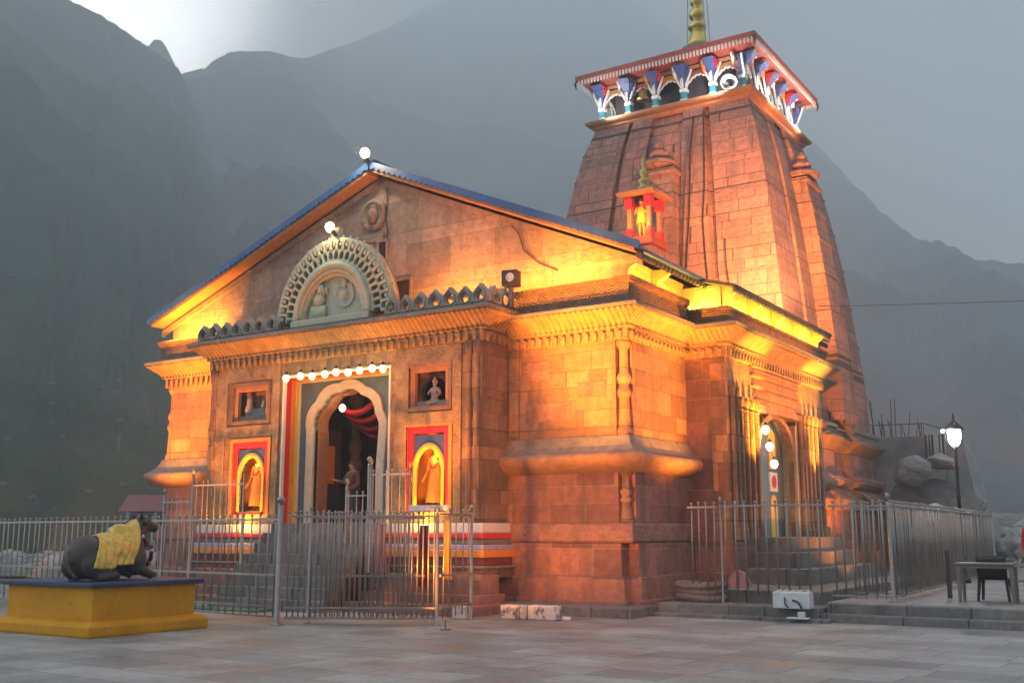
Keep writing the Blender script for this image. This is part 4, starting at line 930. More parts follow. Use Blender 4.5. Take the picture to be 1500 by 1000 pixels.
# ------------------------------------------------------------------ figures
def figure(name, loc, rz, H, mat, pose=None, hands=True, fat=1.0, levels=2):
    """one continuous human body, feet at the origin, facing -y"""
    J = {'pel': (0, 0, .52), 'wst': (0, .005, .60), 'chs': (0, 0, .72), 'nbs': (0, .005, .82), 'nck': (0, 0, .865), 'hd0': (0, -.012, .905), 'hd1': (0, -.008, .955), 'hd2': (0, .004, .99)}
    for s, k in ((1, 'l'), (-1, 'r')):
        J.update({k + 'sh': (s * .105, .005, .80), k + 'el': (s * .135, .02, .63), k + 'wr': (s * .14, -.03, .49), k + 'hp': (s * .055, 0, .50), k + 'kn': (s * .06, -.012, .285), k + 'an': (s * .062, .01, .045), k + 'to': (s * .072, -.085, .018)})
    if pose: J.update(pose)
    rad = {'pel': .082, 'wst': .074, 'chs': .088, 'nbs': .058, 'nck': .032, 'hd0': .046, 'hd1': .056, 'hd2': .036, 'sh': .046, 'el': .028, 'wr': .019, 'hp': .064, 'kn': .038, 'an': .024, 'to': .018}
    names = list(J); P = [Vector(J[n]) * H for n in names]
    rr = [(rad[n] if n in rad else rad[n[1:]]) * H * (fat if n not in ('hd0', 'hd1', 'hd2', 'nck') else 1) for n in names]
    ix = {n: k for k, n in enumerate(names)}
    E = [('pel', 'wst'), ('wst', 'chs'), ('chs', 'nbs'), ('nbs', 'nck'), ('nck', 'hd0'), ('hd0', 'hd1'), ('hd1', 'hd2')]
    for k in 'lr': E += [('nbs', k + 'sh'), (k + 'sh', k + 'el'), (k + 'el', k + 'wr'), ('pel', k + 'hp'), (k + 'hp', k + 'kn'), (k + 'kn', k + 'an'), (k + 'an', k + 'to')]
    E = [(ix[a], ix[b]) for a, b in E]
    if hands:
        for k, s in (('l', 1), ('r', -1)):
            w = P[ix[k + 'wr']]; d = (w - P[ix[k + 'el']]).normalized(); side = d.cross(Vector((0, 1, 0))); side = side.normalized() if side.length > .1 else Vector((1, 0, 0)); fwd = side.cross(d)
            P.append(w + d * .045 * H); rr.append(.020 * H); palm = len(P) - 1; E.append((ix[k + 'wr'], palm))
            for j, (o_, l_) in enumerate(((-.016, .036), (-.006, .043), (.005, .046), (.015, .040))):
                P.append(w + d * .062 * H + fwd * o_ * H); rr.append(.0062 * H); E.append((palm, len(P) - 1))
                P.append(P[-1] + (d * .8 + side * s * .35).normalized() * l_ * .55 * H); rr.append(.0055 * H); E.append((len(P) - 2, len(P) - 1))
                P.append(P[-1] + (d * .5 + side * s * .7).normalized() * l_ * .45 * H); rr.append(.0045 * H); E.append((len(P) - 2, len(P) - 1))
            P.append(w + d * .03 * H - fwd * .024 * H); rr.append(.0075 * H); E.append((palm, len(P) - 1))
            P.append(P[-1] + (d * .6 - fwd * .7).normalized() * .03 * H); rr.append(.006 * H); E.append((len(P) - 2, len(P) - 1))
    o = skin(name, P, E, rr, mat, 0, levels); o.location = loc; o.rotation_euler = (0, 0, rz)
    return o, {n: Vector(J[n]) * H for n in names}
def face_parts(o, J, H, skin_mat='skin', hair='hair'):
    c = (J['hd0'] + J['hd1']) / 2; r = .056 * H
    q = MB(); q.rings([[(c.x + .3 * r * x * w, c.y - r * (.86 + d), c.z + r * z) for x in (-1, 1)] for z, w, d in ((.25, .35, .0), (.0, .5, .14), (-.22, .75, .30), (-.3, .6, .05))], False)
    q.build('nose', skin_mat, o, True)
    for s in (-1, 1):
        q = MB(); q.ball((c.x + s * .36 * r, c.y - .83 * r, c.z + .22 * r), .13 * r, 8, 6); q.build('eye', 'paint_white', o, True)
        q = MB(); q.ball((c.x + s * .36 * r, c.y - .93 * r, c.z + .22 * r), .065 * r, 8, 6); q.build('pupil', 'black_metal', o, True)
        q = MB(); q.ball((c.x + s * .98 * r, c.y + .02 * r, c.z + .05 * r), .26 * r, 8, 6, (.35, .7, 1.2)); q.build('ear', skin_mat, o, True)
    q = MB(); q.ball((c.x, c.y - .80 * r, c.z - .52 * r), .27 * r, 8, 6, (1.1, .35, .3)); q.build('mouth', 'shirt_brown', o, True)
    q = MB(); q.ball((c.x, c.y + .18 * r, c.z + .42 * r), 1.02 * r, 16, 10, (1.0, .98, .86)); q.build('hair', hair, o, True)
def shell(o, keep, mat, name, grow, cut=None):
    """clothing: the part of the body surface chosen by keep(), pushed outward"""
    me = o.data.copy(); bm = bmesh.new(); bm.from_mesh(me)
    bmesh.ops.delete(bm, geom=[f for f in bm.faces if not keep(f.calc_center_median())], context='FACES')
    bm.normal_update()
    for v in bm.verts: v.co += v.normal * grow
    bm.to_mesh(me); bm.free(); me.materials.clear(); me.materials.append(MATS[mat])
    c = bpy.data.objects.new(name, me); COL.objects.link(c); c.parent = o
    so = c.modifiers.new('solid', 'SOLIDIFY'); so.thickness = .006; return c
# statues in the niches
def niche_statue(loc, label, rz=0):
    H = 1.42
    s, J = figure('statue', loc, rz, H, 'statue_orange', {'lel': (.17, -.03, .66), 'lwr': (.13, -.10, .76), 'rel': (-.16, .0, .63), 'rwr': (-.17, -.08, .50), 'lkn': (.06, -.03, .285)}, True, 1.2)
    tag(s, label, 'statue')
    q = MB(); q.lathe((0, 0, 0), [(.075 * H, .975 * H), (.08 * H, 1.0 * H), (.06 * H, 1.06 * H), (.045 * H, 1.12 * H), (.012 * H, 1.18 * H)], 14); q.build('crown', 'gold', s, True)
    q = MB(); q.rings([[(r * H * math.cos(a) * (1 + .05 * math.sin(a * 9)), .8 * r * H * math.sin(a) * (1 + .05 * math.sin(a * 9)), z * H) for a in [2 * math.pi * k / 28 for k in range(28)]] for z, r in ((.60, .095), (.52, .125), (.35, .15), (.16, .17), (.10, .175))], True); q.build('robe', 'paint_orange', s, True)
    q = MB(); q.tube([(.07 * H * math.cos(a) * 1.2, -.03 * H - .075 * H * abs(math.sin(a)), .80 * H - .16 * H * math.sin(a)) for a in [math.pi * k / 10 for k in range(11)]], .014 * H); q.build('garland', 'paint_red', s, True)
    q = MB(); q.box(-.26, .26, -.16, .16, -.14, .02); q.build('plinth', 'paint_yellow', s, False, .02)
    face_parts(s, J, H, 'statue_orange', 'statue_orange')
    return s
niche_statue((-10.17, PY + .34, 2.18), 'orange robed standing statue in the left red and blue niche of the porch')
niche_statue((-4.49, PY + .34, 2.18), 'orange robed standing statue in the right red and blue niche of the porch')
# seated relief figure (upper right) and small shrine group (upper left)
s, J = figure('statue', (-4.48, PY + .24, 4.44), 0, .95, 'statue_stone', {'pel': (0, 0, .18), 'wst': (0, .0, .27), 'chs': (0, 0, .39), 'nbs': (0, 0, .49), 'nck': (0, 0, .535), 'hd0': (0, -.012, .575), 'hd1': (0, -.008, .625), 'hd2': (0, .004, .66),
    'lsh': (.105, 0, .47), 'rsh': (-.105, 0, .47), 'lel': (.19, -.03, .36), 'rel': (-.19, -.03, .36), 'lwr': (.12, -.12, .28), 'rwr': (-.10, -.10, .40), 'lhp': (.07, -.01, .16), 'rhp': (-.07, -.01, .16), 'lkn': (.21, -.10, .15), 'rkn': (-.21, -.10, .15), 'lan': (.03, -.17, .13), 'ran': (-.03, -.15, .12), 'lto': (-.05, -.17, .12), 'rto': (.05, -.16, .12)}, True, 1.2)
tag(s, 'pale seated stone figure in the upper right porch niche', 'statue'); face_parts(s, J, .95, 'statue_stone', 'statue_stone')
q = MB(); q.lathe((0, .06, .40), [(.40, 0), (.40, -.03), (.34, -.05), (.33, .0)], 28, 'y'); q.build('halo_disc', 'timber_dark', s)
q = MB(); q.lathe((0, 0, 0), [(.07, .61), (.075, .64), (.03, .72), (.01, .75)], 12); q.build('crown', 'statue_stone', s, True)
sg = thing('relief_group', 'low stone relief of two small figures in the upper left porch niche', 'relief', None, (-10.2, PY + .24, 4.6))
q = MB(); q.box(-.38, .42, -.08, .1, .0, .2); q.build('relief_base', 'ledge_stone', sg, False, .03)
q = MB(); q.lathe((-.28, 0, 0), [(.12, .0), (.13, .2), (.08, .34), (.09, .4), (.07, .5), (.02, .56)], 12); q.build('taller_figure', 'statue_stone', sg, True)
q = MB(); q.lathe((.22, 0, 0), [(.06, .18), (.07, .28), (.04, .33), (.05, .38), (.02, .43)], 12); q.build('smaller_figure', 'statue_stone', sg, True)
# statue in the roof shrine
s, J = figure('statue', (SX, SY - .25, SZ + .02), 0, 1.45, 'statue_orange', {'lel': (.17, -.05, .66), 'lwr': (.10, -.12, .74), 'rel': (-.17, -.05, .66), 'rwr': (-.10, -.12, .74)}, True, 1.25)
tag(s, 'golden yellow statue standing in the little roof shrine', 'statue'); face_parts(s, J, 1.45, 'paint_yellow', 'paint_yellow')
q = MB(); q.rings([[(r * math.cos(a) * (1 + .06 * math.sin(a * 8)), .85 * r * math.sin(a) * (1 + .06 * math.sin(a * 8)), z) for a in [2 * math.pi * k / 24 for k in range(24)]] for z, r in ((1.2, .14), (1.0, .2), (.8, .19), (.55, .23))], True); q.build('robe', 'paint_yellow', s, True)
q = MB(); q.lathe((0, 0, 0), [(.12, 1.38), (.13, 1.42), (.07, 1.5), (.02, 1.56)], 12); q.build('crown', 'gold', s, True)

# person in the doorway, half hidden by the rails
p1, J = figure('person', (-7.02, -.72, 1.87), R(-12), 1.46, 'skin', {'rel': (-.17, -.06, .66), 'rwr': (-.24, -.16, .70), 'lel': (.15, .0, .63), 'lwr': (.12, -.10, .56)}, True, 1.05)
tag(p1, 'dark haired person in brown clothes standing in the main doorway, one arm held out', 'person'); face_parts(p1, J, 1.46)
shell(p1, lambda c: .50 * 1.46 < c.z < .835 * 1.46 and abs(c.x) < .2 * 1.46, 'shirt_brown', 'shirt', .014)
shell(p1, lambda c: .04 * 1.46 < c.z < .53 * 1.46 and abs(c.x) < .125 * 1.46, 'trouser_dark', 'trousers', .016)
# person in red cut by the right edge of the picture
p2, J = figure('person', (7.34, 2.75, .35), R(-25), 1.68, 'skin', {'rel': (-.165, .03, .65), 'rwr': (-.15, -.03, .52)}, True, 1.08)
tag(p2, 'person in red top and dark trousers standing beside the table', 'person'); face_parts(p2, J, 1.68)
shell(p2, lambda c: .50 * 1.68 < c.z < .845 * 1.68 and not (c.z < .60 * 1.68 and abs(c.x) > .12 * 1.68), 'shirt_red', 'shirt', .016)
shell(p2, lambda c: .04 * 1.68 < c.z < .53 * 1.68 and abs(c.x) < .125 * 1.68, 'trouser_dark', 'trousers', .016)

# ------------------------------------------------------------------ bull statue on its pedestal
PBX = (-7.5, -4.85, -9.35, -6.95)
pd = thing('pedestal', 'yellow painted pedestal with blue top slab under the bull statue', 'pedestal')
q = MB(); sweep(q, rect(*PBX), [(0, .0), (.03, .02), (.16, .02), (.20, -.0), (.24, -.08), (.25, -.14)]); q.build('base_moulding', 'pedestal_yellow', pd, False, .02)
q = MB(); sweep(q, rect(*PBX), [(.22, -.16), (.78, -.16)]); q.build('pedestal_body', 'pedestal_yellow', pd, False, .015)
q = MB(); sweep(q, rect(*PBX), [(.775, -.10), (.78, -.06), (.855, -.05), (.86, -.08)]); q.build('top_slab', 'slab_blue', pd, False, .015)
def bull():
    r0 = thing('bull_statue', 'dark stone bull lying on the yellow pedestal facing the temple', 'bull statue', None, (-5.60, -8.50, .862))
    r0.scale = (.90, .86, .86)
    q = MB()
    for c, e in (((0, -.02, .50), (.40, .72, .40)), ((0, -.52, .46), (.41, .42, .41)), ((0, .40, .56), (.36, .36, .44)), ((0, .20, .90), (.17, .26, .17)), ((0, .62, .60), (.15, .20, .30))): q.ball(c, 1, 24, 16, e)
    q.tube([(0, .34, .66), (0, .52, .84), (0, .64, 1.02), (0, .72, 1.10)], [.33, .26, .20, .17], 16); q.ball((0, .74, 1.11), 1, 18, 12, (.165, .20, .16)); q.tube([(0, .74, 1.10), (0, .92, 1.06), (0, 1.04, 1.02)], [.15, .115, .10], 14); q.ball((0, 1.04, 1.02), 1, 14, 10, (.105, .08, .10))
    for s in (1, -1):
        q.ball((s * .31, -.46, .30), 1, 18, 12, (.17, .36, .30)); q.tube([(s * .36, -.30, .20), (s * .43, -.16, .10), (s * .44, -.42, .075), (s * .43, -.56, .06)], [.15, .11, .075, .06], 12)
        q.ball((s * .27, .44, .38), 1, 16, 12, (.15, .22, .30)); q.tube([(s * .28, .44, .26), (s * .32, .62, .14), (s * .31, .86, .075), (s * .30, .72, .05)], [.13, .10, .075, .06], 12)
    q.tube([(.0, -.90, .58), (.06, -.97, .40), (.16, -.96, .18), (.26, -.90, .07)], [.05, .04, .035, .045], 8)
    o = q.build('bull_body', 'bull_stone', r0, True)
    rm = o.modifiers.new('rem', 'REMESH'); rm.mode = 'VOXEL'; rm.voxel_size = .022; sm = o.modifiers.new('smo', 'SMOOTH'); sm.iterations = 7
    bpy.context.view_layer.update(); m2 = evaluated(o); o.modifiers.clear(); o.data = m2; m2.materials.clear(); m2.materials.append(MATS['bull_stone'])
    for p_ in m2.polygons: p_.use_smooth = True
    for s in (1, -1):
        q = MB(); q.rings([[(s * (.13 + .22 * t) , .66 - .05 * t + w * .02, 1.10 + .03 * math.sin(3 * t) + h * .07 * math.sin(math.pi * (.12 + .85 * t))) for h, w in ((1, 0), (.3, 1), (-1, 0), (.3, -1))] for t in (0, .25, .5, .75, 1)], True, True, True); q.build('ear', 'bull_stone', r0, True)
        q = MB(); q.tube([(s * .09, .64, 1.20), (s * .14, .60, 1.27), (s * .14, .62, 1.33)], [.04, .032, .012], 8); q.build('horn', 'bull_stone', r0, True)
        q = MB(); q.ball((s * .125, .80, 1.12), .028, 8, 6); q.build('eye', 'steel_dark', r0, True)
        q = MB(); q.ball((s * .05, 1.07, 1.02), .018, 8, 6); q.build('nostril', 'black_metal', r0, True)
    # folded gold cloth laid over the back
    bm = bmesh.new(); bm.from_mesh(o.data); bv = BVHTree.FromBMesh(bm); bm.free()
    ns, nt_ = 44, 60; rows = []
    for i in range(ns + 1):
        f = i / ns; y = -.50 + .94 * f; row = []
        for j in range(nt_ + 1):
            g_ = j / nt_; th = R(-118 + 236 * g_); d = Vector((math.sin(th), 0, math.cos(th))); yy = y + .10 * (1 - abs(th) / 2) - .14 * max(0, abs(th) - .6)
            hit = bv.ray_cast(Vector((0, yy, .50)) + d * 2, -d)
            p = hit[0] if hit[0] else Vector((0, yy, .5)) + d * .38
            p = p + d * .03
            row.append(p)
        mx = 0
        for sgn in (1, -1):       # below the widest point the cloth hangs straight
            idx = range(nt_ // 2, nt_ + 1) if sgn > 0 else range(nt_ // 2, -1, -1); w = 0; cnt = 0
            for j in idx:
                w = max(w, row[j].x * sgn)
                if row[j].x * sgn < w - 1e-6 or cnt: cnt += 1; row[j].x = sgn * (w + .012 * cnt * .2); row[j].z = min(row[j].z, row[j - sgn].z - .024)
                lowness = max(0, (.62 - row[j].z)); fold = math.sin(f * 38 + 2.2 * noise.noise(Vector((f * 6, row[j].z * 3, sgn)))) * .5 + noise.noise(Vector((f * 14, row[j].z * 6, 4 + sgn)))
                row[j].x += sgn * fold * (.008 + .075 * lowness); row[j].z += .012 * noise.noise(Vector((f * 9, g_ * 3 + j * .13, 2)))
        rows.append(row)
    q = MB(); q.rings(rows, closed=False); c = q.build('gold_cloth', 'gold_cloth', r0, True); so = c.modifiers.new('solid', 'SOLIDIFY'); so.thickness = .012
    q = MB(); q2 = MB()
    for k in range(46):
        a = 2 * math.pi * k / 46; x = .30 * math.sin(a) * (1 if math.cos(a) > 0 else .85); z = .66 - .40 * math.cos(a); y = .74 + .10 * abs(math.cos(a)) if math.cos(a) > 0 else .70 + .26 * math.cos(a)
        (q2 if k % 5 == 0 else q).ball((x, y, z), .043, 7, 5)
    gd = q.build('flower_garland', 'flower_red', r0, True); q2.build('white_flowers', 'flower_white', gd, True)
    return r0
bull()

# ------------------------------------------------------------------ steel fences
def fence(label, a, b, z0, z1, n, posts=(), rails=(.97,), post_r=.032, bar_r=.013, top=.06, post_top=.12, group=None, ground=0, name='steel_fence', mat='steel', lift=0):
    F = thing(name, label, 'fence', group, (a[0], a[1], 0))
    A, B = Vector((0, 0, 0)), Vector((b[0] - a[0], b[1] - a[1], 0)); h = z1 - z0
    q = MB(); q.lathe((0, 0, 0), [(bar_r, z0), (bar_r, z1 + top * .4), (bar_r * .7, z1 + top * .45), (bar_r * 1.9, z1 + top * .7), (bar_r * 2.0, z1 + top), (bar_r * 1.2, z1 + top * 1.35)], 7)
    bar0 = q.build('bar', mat, F, True)
    for k in range(n):
        t = (k + .5) / n
        o = bar0 if k == 0 else copy_of(bar0, F); o.location = A + (B - A) * t + Vector((0, 0, random.uniform(-.012, .012))); o.rotation_euler = (R(random.uniform(-.5, .5)), R(random.uniform(-.5, .5)), 0)
    for f in rails:
        q = MB(); z = z0 + h * f; d = (B - A).normalized(); s = Vector((-d.y, d.x, 0)) * .022; u = Vector((0, 0, .018))
        q.rings([[A - s - u + Vector((0, 0, z)), A + s - u + Vector((0, 0, z)), A + s + u + Vector((0, 0, z)), A - s + u + Vector((0, 0, z))], [B - s - u + Vector((0, 0, z)), B + s - u + Vector((0, 0, z)), B + s + u + Vector((0, 0, z)), B - s + u + Vector((0, 0, z))]], True, True, True); q.build('rail', mat, F)
    for (t, r, pt) in posts:
        p = A + (B - A) * t
        q = MB(); q.lathe((p.x, p.y, 0), [(r * 2.2, ground), (r * 2.2, ground + .02), (r, ground + .03), (r, z1 + pt)], 12); po = q.build('post', mat, F, True)
        q = MB(); q.lathe((p.x, p.y, 0), [(r * .5, z1 + pt - .01), (r * .6, z1 + pt + .03), (r * 1.25, z1 + pt + .06), (r * 1.5, z1 + pt + .10), (r * 1.2, z1 + pt + .14), (r * .3, z1 + pt + .165)], 12); q.build('finial', mat, po, True)
    return F
# long front fence left of the big post
fence('long steel fence running left from the thick post past the bull statue', (-4.3, -5.8), (-26, -4.3), .14, 1.92, 96, [(0.0, .055, .24), (.62, .03, .18)], (.985, .42, .10, .0), bar_r=.015)
fence('steel fence panel right of the thick post in front of the porch steps', (-4.2, -5.72), (-1.75, -4.35), .12, 1.98, 27, [(1.0, .032, .02)], (.985, .10, .0), bar_r=.014)
fence('second row of steel bars close behind the panel before the porch steps', (-4.1, -5.2), (-2.3, -4.0), .12, 1.96, 24, [(.0, .026, .05)], (.98, .4, .05), bar_r=.014)
fence('short steel fence panel turning back beside the white kerb stones', (-1.72, -4.3), (-2.0, -2.9), .12, 2.02, 5, [(1.0, .03, .02)], (.985, .40, .10), bar_r=.014)
q = MB(); q.box(-2.55, -1.65, -4.2, -4.12, 2.05, 2.16); tag(q.build('duct_cover', 'white_metal', None, False, .012), 'pale ridged strip lying on top of the short fence panel', 'cover strip')
# stepped hand rails on the porch platform
fence('lower step of the hand rail left of the porch door', (-12.35, -1.9), (-11.35, -1.9), 1.0, 2.45, 5, [(0, .03, .16)], (.98,), ground=.39)
fence('upper step of the hand rail left of the porch door', (-11.32, -1.88), (-9.5, -1.88), 1.0, 2.86, 8, [(0, .036, .24), (1, .026, .22)], (.98,), ground=.39)
fence('lower step of the hand rail right of the porch door', (-6.15, -1.9), (-5.58, -1.9), 1.0, 2.5, 3, [(0, .036, .2)], (.98,), ground=1.2)
fence('upper step of the hand rail right of the porch door', (-5.52, -1.88), (-4.35, -1.88), 1.0, 2.96, 6, [(0, .04, .22), (.05, .03, .16), (1, .028, .06)], (.98,), ground=.78)
# right hand fences
fence('low thin steel fence section left of the side door steps', (1.05, .6), (1.7, .6), .46, 2.2, 4, [], (.985,), bar_r=.015, name='steel_fence')
fence('steel gate panel of spaced bars before the side door', (1.72, .72), (3.86, .72), .45, 2.22, 10, [(0, .02, .0)], (.985,), bar_r=.017, name='steel_gate', ground=.25)
fence('steel fence panel between the side door gate and the corner post', (3.9, .9), (4.98, 1.05), .42, 2.2, 6, [], (.98, .02), bar_r=.016, ground=.35)
fence('doubled row of steel bars behind the panel by the corner post', (3.95, 2.2), (5.0, 2.3), .42, 2.2, 12, [], (.96, .02), bar_r=.014, ground=.35)
fence('long steel fence running back from the corner post past the lamp', (5.0, 1.1), (4.45, 16.2), .42, 2.2, 74, [(0, .032, .05), (1, .03, .02)], (.985, .02), bar_r=.016, ground=.35)
q = MB(); q.box(5.62, 5.70, 2.9, 3.0, .36, 1.3); tag(q.build('board', 'timber_dark', None, False, .01), 'thin dark upright plank by the back fence near the table', 'board')

# ------------------------------------------------------------------ small things round the temple foot
def stone_block(x0, x1, y0, y1, z0, z1, label, mat='paint_white', rz=0, group='painted kerb stones'):
    q = MB(); q.box(x0, x1, y0, y1, z0, z1); o = q.build('kerb_stone', mat, None, False, .02); return tag(o, label, 'kerb stone', group)
def white_paint_patchy():
    m, nt, p = new_mat('patchy_white'); L = nt.links.new; g_ = nt.nodes.new('ShaderNodeNewGeometry')
    f = noise_node(nt, g_.outputs['Position'], 4.5, 6, .7)
    L(ramp(nt, f, [(.42, (.16, .155, .15)), (.50, (.62, .62, .60))]), p.inputs['Base Color']); p.inputs['Roughness'].default_value = .8; MATS['patchy_white'] = m
white_paint_patchy()
stone_block(-1.62, -1.12, -2.45, -2.2, 0, .27, 'patchy white kerb stone, left one of the pair beside the porch corner', 'patchy_white')
stone_block(-1.08, -.48, -2.3, -2.02, 0, .27, 'wider patchy white kerb stone, right one of the pair beside the porch corner', 'patchy_white')
stone_block(-2.42, -2.1, -2.95, -2.72, 0, .24, 'small half white kerb stone at the end of the short fence', 'patchy_white')
stone_block(-.4, -.24, -2.15, -2.05, 0, .07, 'tiny white stone lying on the paving before the wall', 'paint_white')
ub = thing('utility_box', 'grey white metal box with dangling cables by the side door gate', 'utility box', None, (3.42, .02, 0))
q = MB(); q.box(-.38, .34, -.1, .16, .24, .55); q.build('cabinet', 'white_metal', ub, False, .02)
q = MB()
for k in range(5): q.box(-.3 + .14 * k, -.24 + .14 * k, -.06, .1, .55, .58)
q.build('vent_fins', 'white_metal', ub)
q = MB(); q.tube([(.02, -.13, .4), (.12, -.16, .38), (.2, -.18, .28), (.22, -.22, .14)], .02); q.tube([(-.14, -.12, .45), (-.12, -.14, .32), (-.06, -.15, .26)], .014); q.build('cables', 'cable_black', ub)
q = MB(); q.box(-.05, .35, -.32, -.14, .07, .10); q.box(.16, .28, -.3, -.18, .1, .2); q.build('junction_plate', 'white_metal', ub, False, .01)
coil = thing('rope_coil', 'coil of thick ribbed pipe lying on the ledge at the wall corner', 'pipe coil', None, (1.15, .95, .27))
q = MB()
for j, (rad_, z) in enumerate(((.42, .07), (.40, .19), (.43, .31))):
    pts = []
    for k in range(73):
        a = 2 * math.pi * k / 72; pts.append((rad_ * math.cos(a) * 1.15, rad_ * .8 * math.sin(a), z + .02 * math.sin(a * 2 + j)))
    q.tube(pts, [.065 + .014 * (k % 2) for k in range(73)], 7)
q.build('pipe_turns', 'rope', coil)
q = MB(); q.lathe((-1.1, -4.95, 0), [(.10, 0), (.10, .015), (.012, .02), (.012, .16)], 10); tag(q.build('post_base', 'steel_dark'), 'small round metal post base standing alone on the paving', 'post base')
q = MB(); q.prism([(-.25, 0), (.3, .02), (.16, .3), (-.05, .38), (-.2, .2)], -.03, .03); o = tag(q.build('cloth_rag', 'cloth_pink', None, False, .01), 'pinkish rag hung low on the side door gate bars', 'cloth'); o.location = (2.05, .78, .55)
for k, (x, y, z, w, h, mt, lb) in enumerate(((-4.05, -3.2, .78, .34, 1.05, 'cloth_pink', 'pale pink cloth hanging behind the front fence bars'), (-3.1, -3.0, .6, .26, 1.2, 'paint_darkred', 'dark red cloth hanging behind the front fence bars'), (-2.5, -3.0, .75, .16, 1.15, 'paint_yellow', 'narrow yellow cloth hanging behind the front fence bars'))):
    q = MB(); q.rings([[(x + w * (i / 12 - .5) * (1.1 - .35 * j / 8), y + .05 * math.sin(i * 1.4 + j * .3), z + h * j / 8) for i in range(13)] for j in range(9)], closed=False)
    o = tag(q.build('hanging_cloth', mt, None, True), lb, 'cloth'); o.modifiers.new('solid', 'SOLIDIFY').thickness = .02
    q = MB(); q.tube([(x - w * .45, y, z + h - .01), (x + w * .45, y, z + h - .01)], .012); q.tube([(x, y + .03, .02), (x, y + .03, z + h)], .012); q.build('hanger', 'steel_dark', o)

# table, chair, bench on the terrace
tb = thing('table', 'brownish plastic table on the terrace near the fence', 'table', None, (6.52, 2.1, .35), R(2))
q = MB(); q.box(-.52, .52, -.33, .33, .70, .74); q.build('tabletop', 'plastic_brown', tb, False, .012)
q = MB(); q.box(-.46, .46, -.28, .28, .64, .70); q.build('apron', 'plastic_brown', tb)
for sx in (-1, 1):
    for sy in (-1, 1):
        q = MB(); q.tube([(sx * .46, sy * .27, .66), (sx * .47, sy * .28, .0)], [.045, .03], 8); q.build('leg', 'plastic_brown', tb)
ch = thing('chair', 'black plastic armchair tucked behind the brown table', 'chair', None, (6.55, 2.72, .35), R(180))
q = MB(); q.box(-.24, .24, -.24, .22, .40, .44); q.build('seat', 'plastic_black', ch, False, .015)
q = MB(); q.rings([[(x, .22 + .10 * (z - .42) + .05 * (1 - (x / .27) ** 2) + t, z) for x in (-.27, -.2, -.1, 0, .1, .2, .27)] + [(x, .25 + .10 * (z - .42) + .05 * (1 - (x / .27) ** 2) + t, z) for x in (.27, .2, .1, 0, -.1, -.2, -.27)] for z, t in ((.42, 0), (.6, 0), (.78, 0), (.86, 0))], True, True, True); q.build('backrest', 'plastic_black', ch, True)
for sx in (-1, 1):
    q = MB(); q.tube([(sx * .27, .24, .66), (sx * .29, 0, .66), (sx * .28, -.24, .62)], .026, 8); q.build('armrest', 'plastic_black', ch)
    for sy in (-1, 1):
        q = MB(); q.tube([(sx * .24, sy * .2, .42), (sx * .28, sy * .27, .0)], [.035, .026], 8); q.build('leg', 'plastic_black', ch)
        if sy < 0: q = MB(); q.tube([(sx * .28, -.24, .62), (sx * .27, -.22, .4)], .026, 8); q.build('arm_support', 'plastic_black', ch)
be = thing('bench', 'low grey bench at the right edge of the terrace', 'bench', None, (7.7, 2.0, .35))
q = MB(); q.box(-.6, .6, -.18, .18, .40, .44); q.build('seat', 'plastic_brown', be, False, .01)
for sx in (-1, 1):
    q = MB(); q.tube([(sx * .5, -.14, .4), (sx * .5, -.14, 0)], .02); q.tube([(sx * .5, .14, .4), (sx * .5, .14, 0)], .02); q.tube([(sx * .5, -.14, .1), (sx * .5, .14, .1)], .015); q.build('leg', 'steel_dark', be)

# lamp post
lp = thing('street_lamp', 'lit lantern on a slender black post behind the back fence', 'street lamp', None, (4.6, 10.4, .35))
q = MB(); q.lathe((0, 0, 0), [(.16, 0), (.16, .1), (.09, .16), (.07, .6), (.09, .64), (.055, .7), (.045, 2.2), (.06, 2.24), (.045, 2.3), (.04, 3.5), (.08, 3.56), (.03, 3.6)], 12); q.build('post', 'black_metal', lp, True)
q = MB(); q.lathe((0, 0, 0), [(.07, 3.60), (.13, 3.67), (.165, 3.8), (.175, 3.95), (.17, 4.06)], 14); q.build('globe', 'globe_white', lp, True)
q = MB(); q.lathe((0, 0, 0), [(.25, 4.05), (.25, 4.08), (.16, 4.18), (.09, 4.25), (.04, 4.3), (.04, 4.38), (.012, 4.5)], 14); q.build('lamp_cap', 'black_metal', lp, True)
for k in range(4):
    a = k * math.pi / 2 + .4; q = MB(); q.tube([(.07 * math.cos(a), .07 * math.sin(a), 3.58), (.22 * math.cos(a), .22 * math.sin(a), 3.78), (.235 * math.cos(a), .235 * math.sin(a), 4.06)], .012); q.build('lantern_rib', 'black_metal', lp)
q = MB(); q.ball((-.29, 0, 4.02), .05, 8, 6); q.tube([(-.29, 0, 4.02), (-.2, 0, 4.06)], .012); q.build('sensor', 'globe_white', lp, True)
glow((4.45, 10.0, 4.2), 60, (.95, .97, 1), .2)

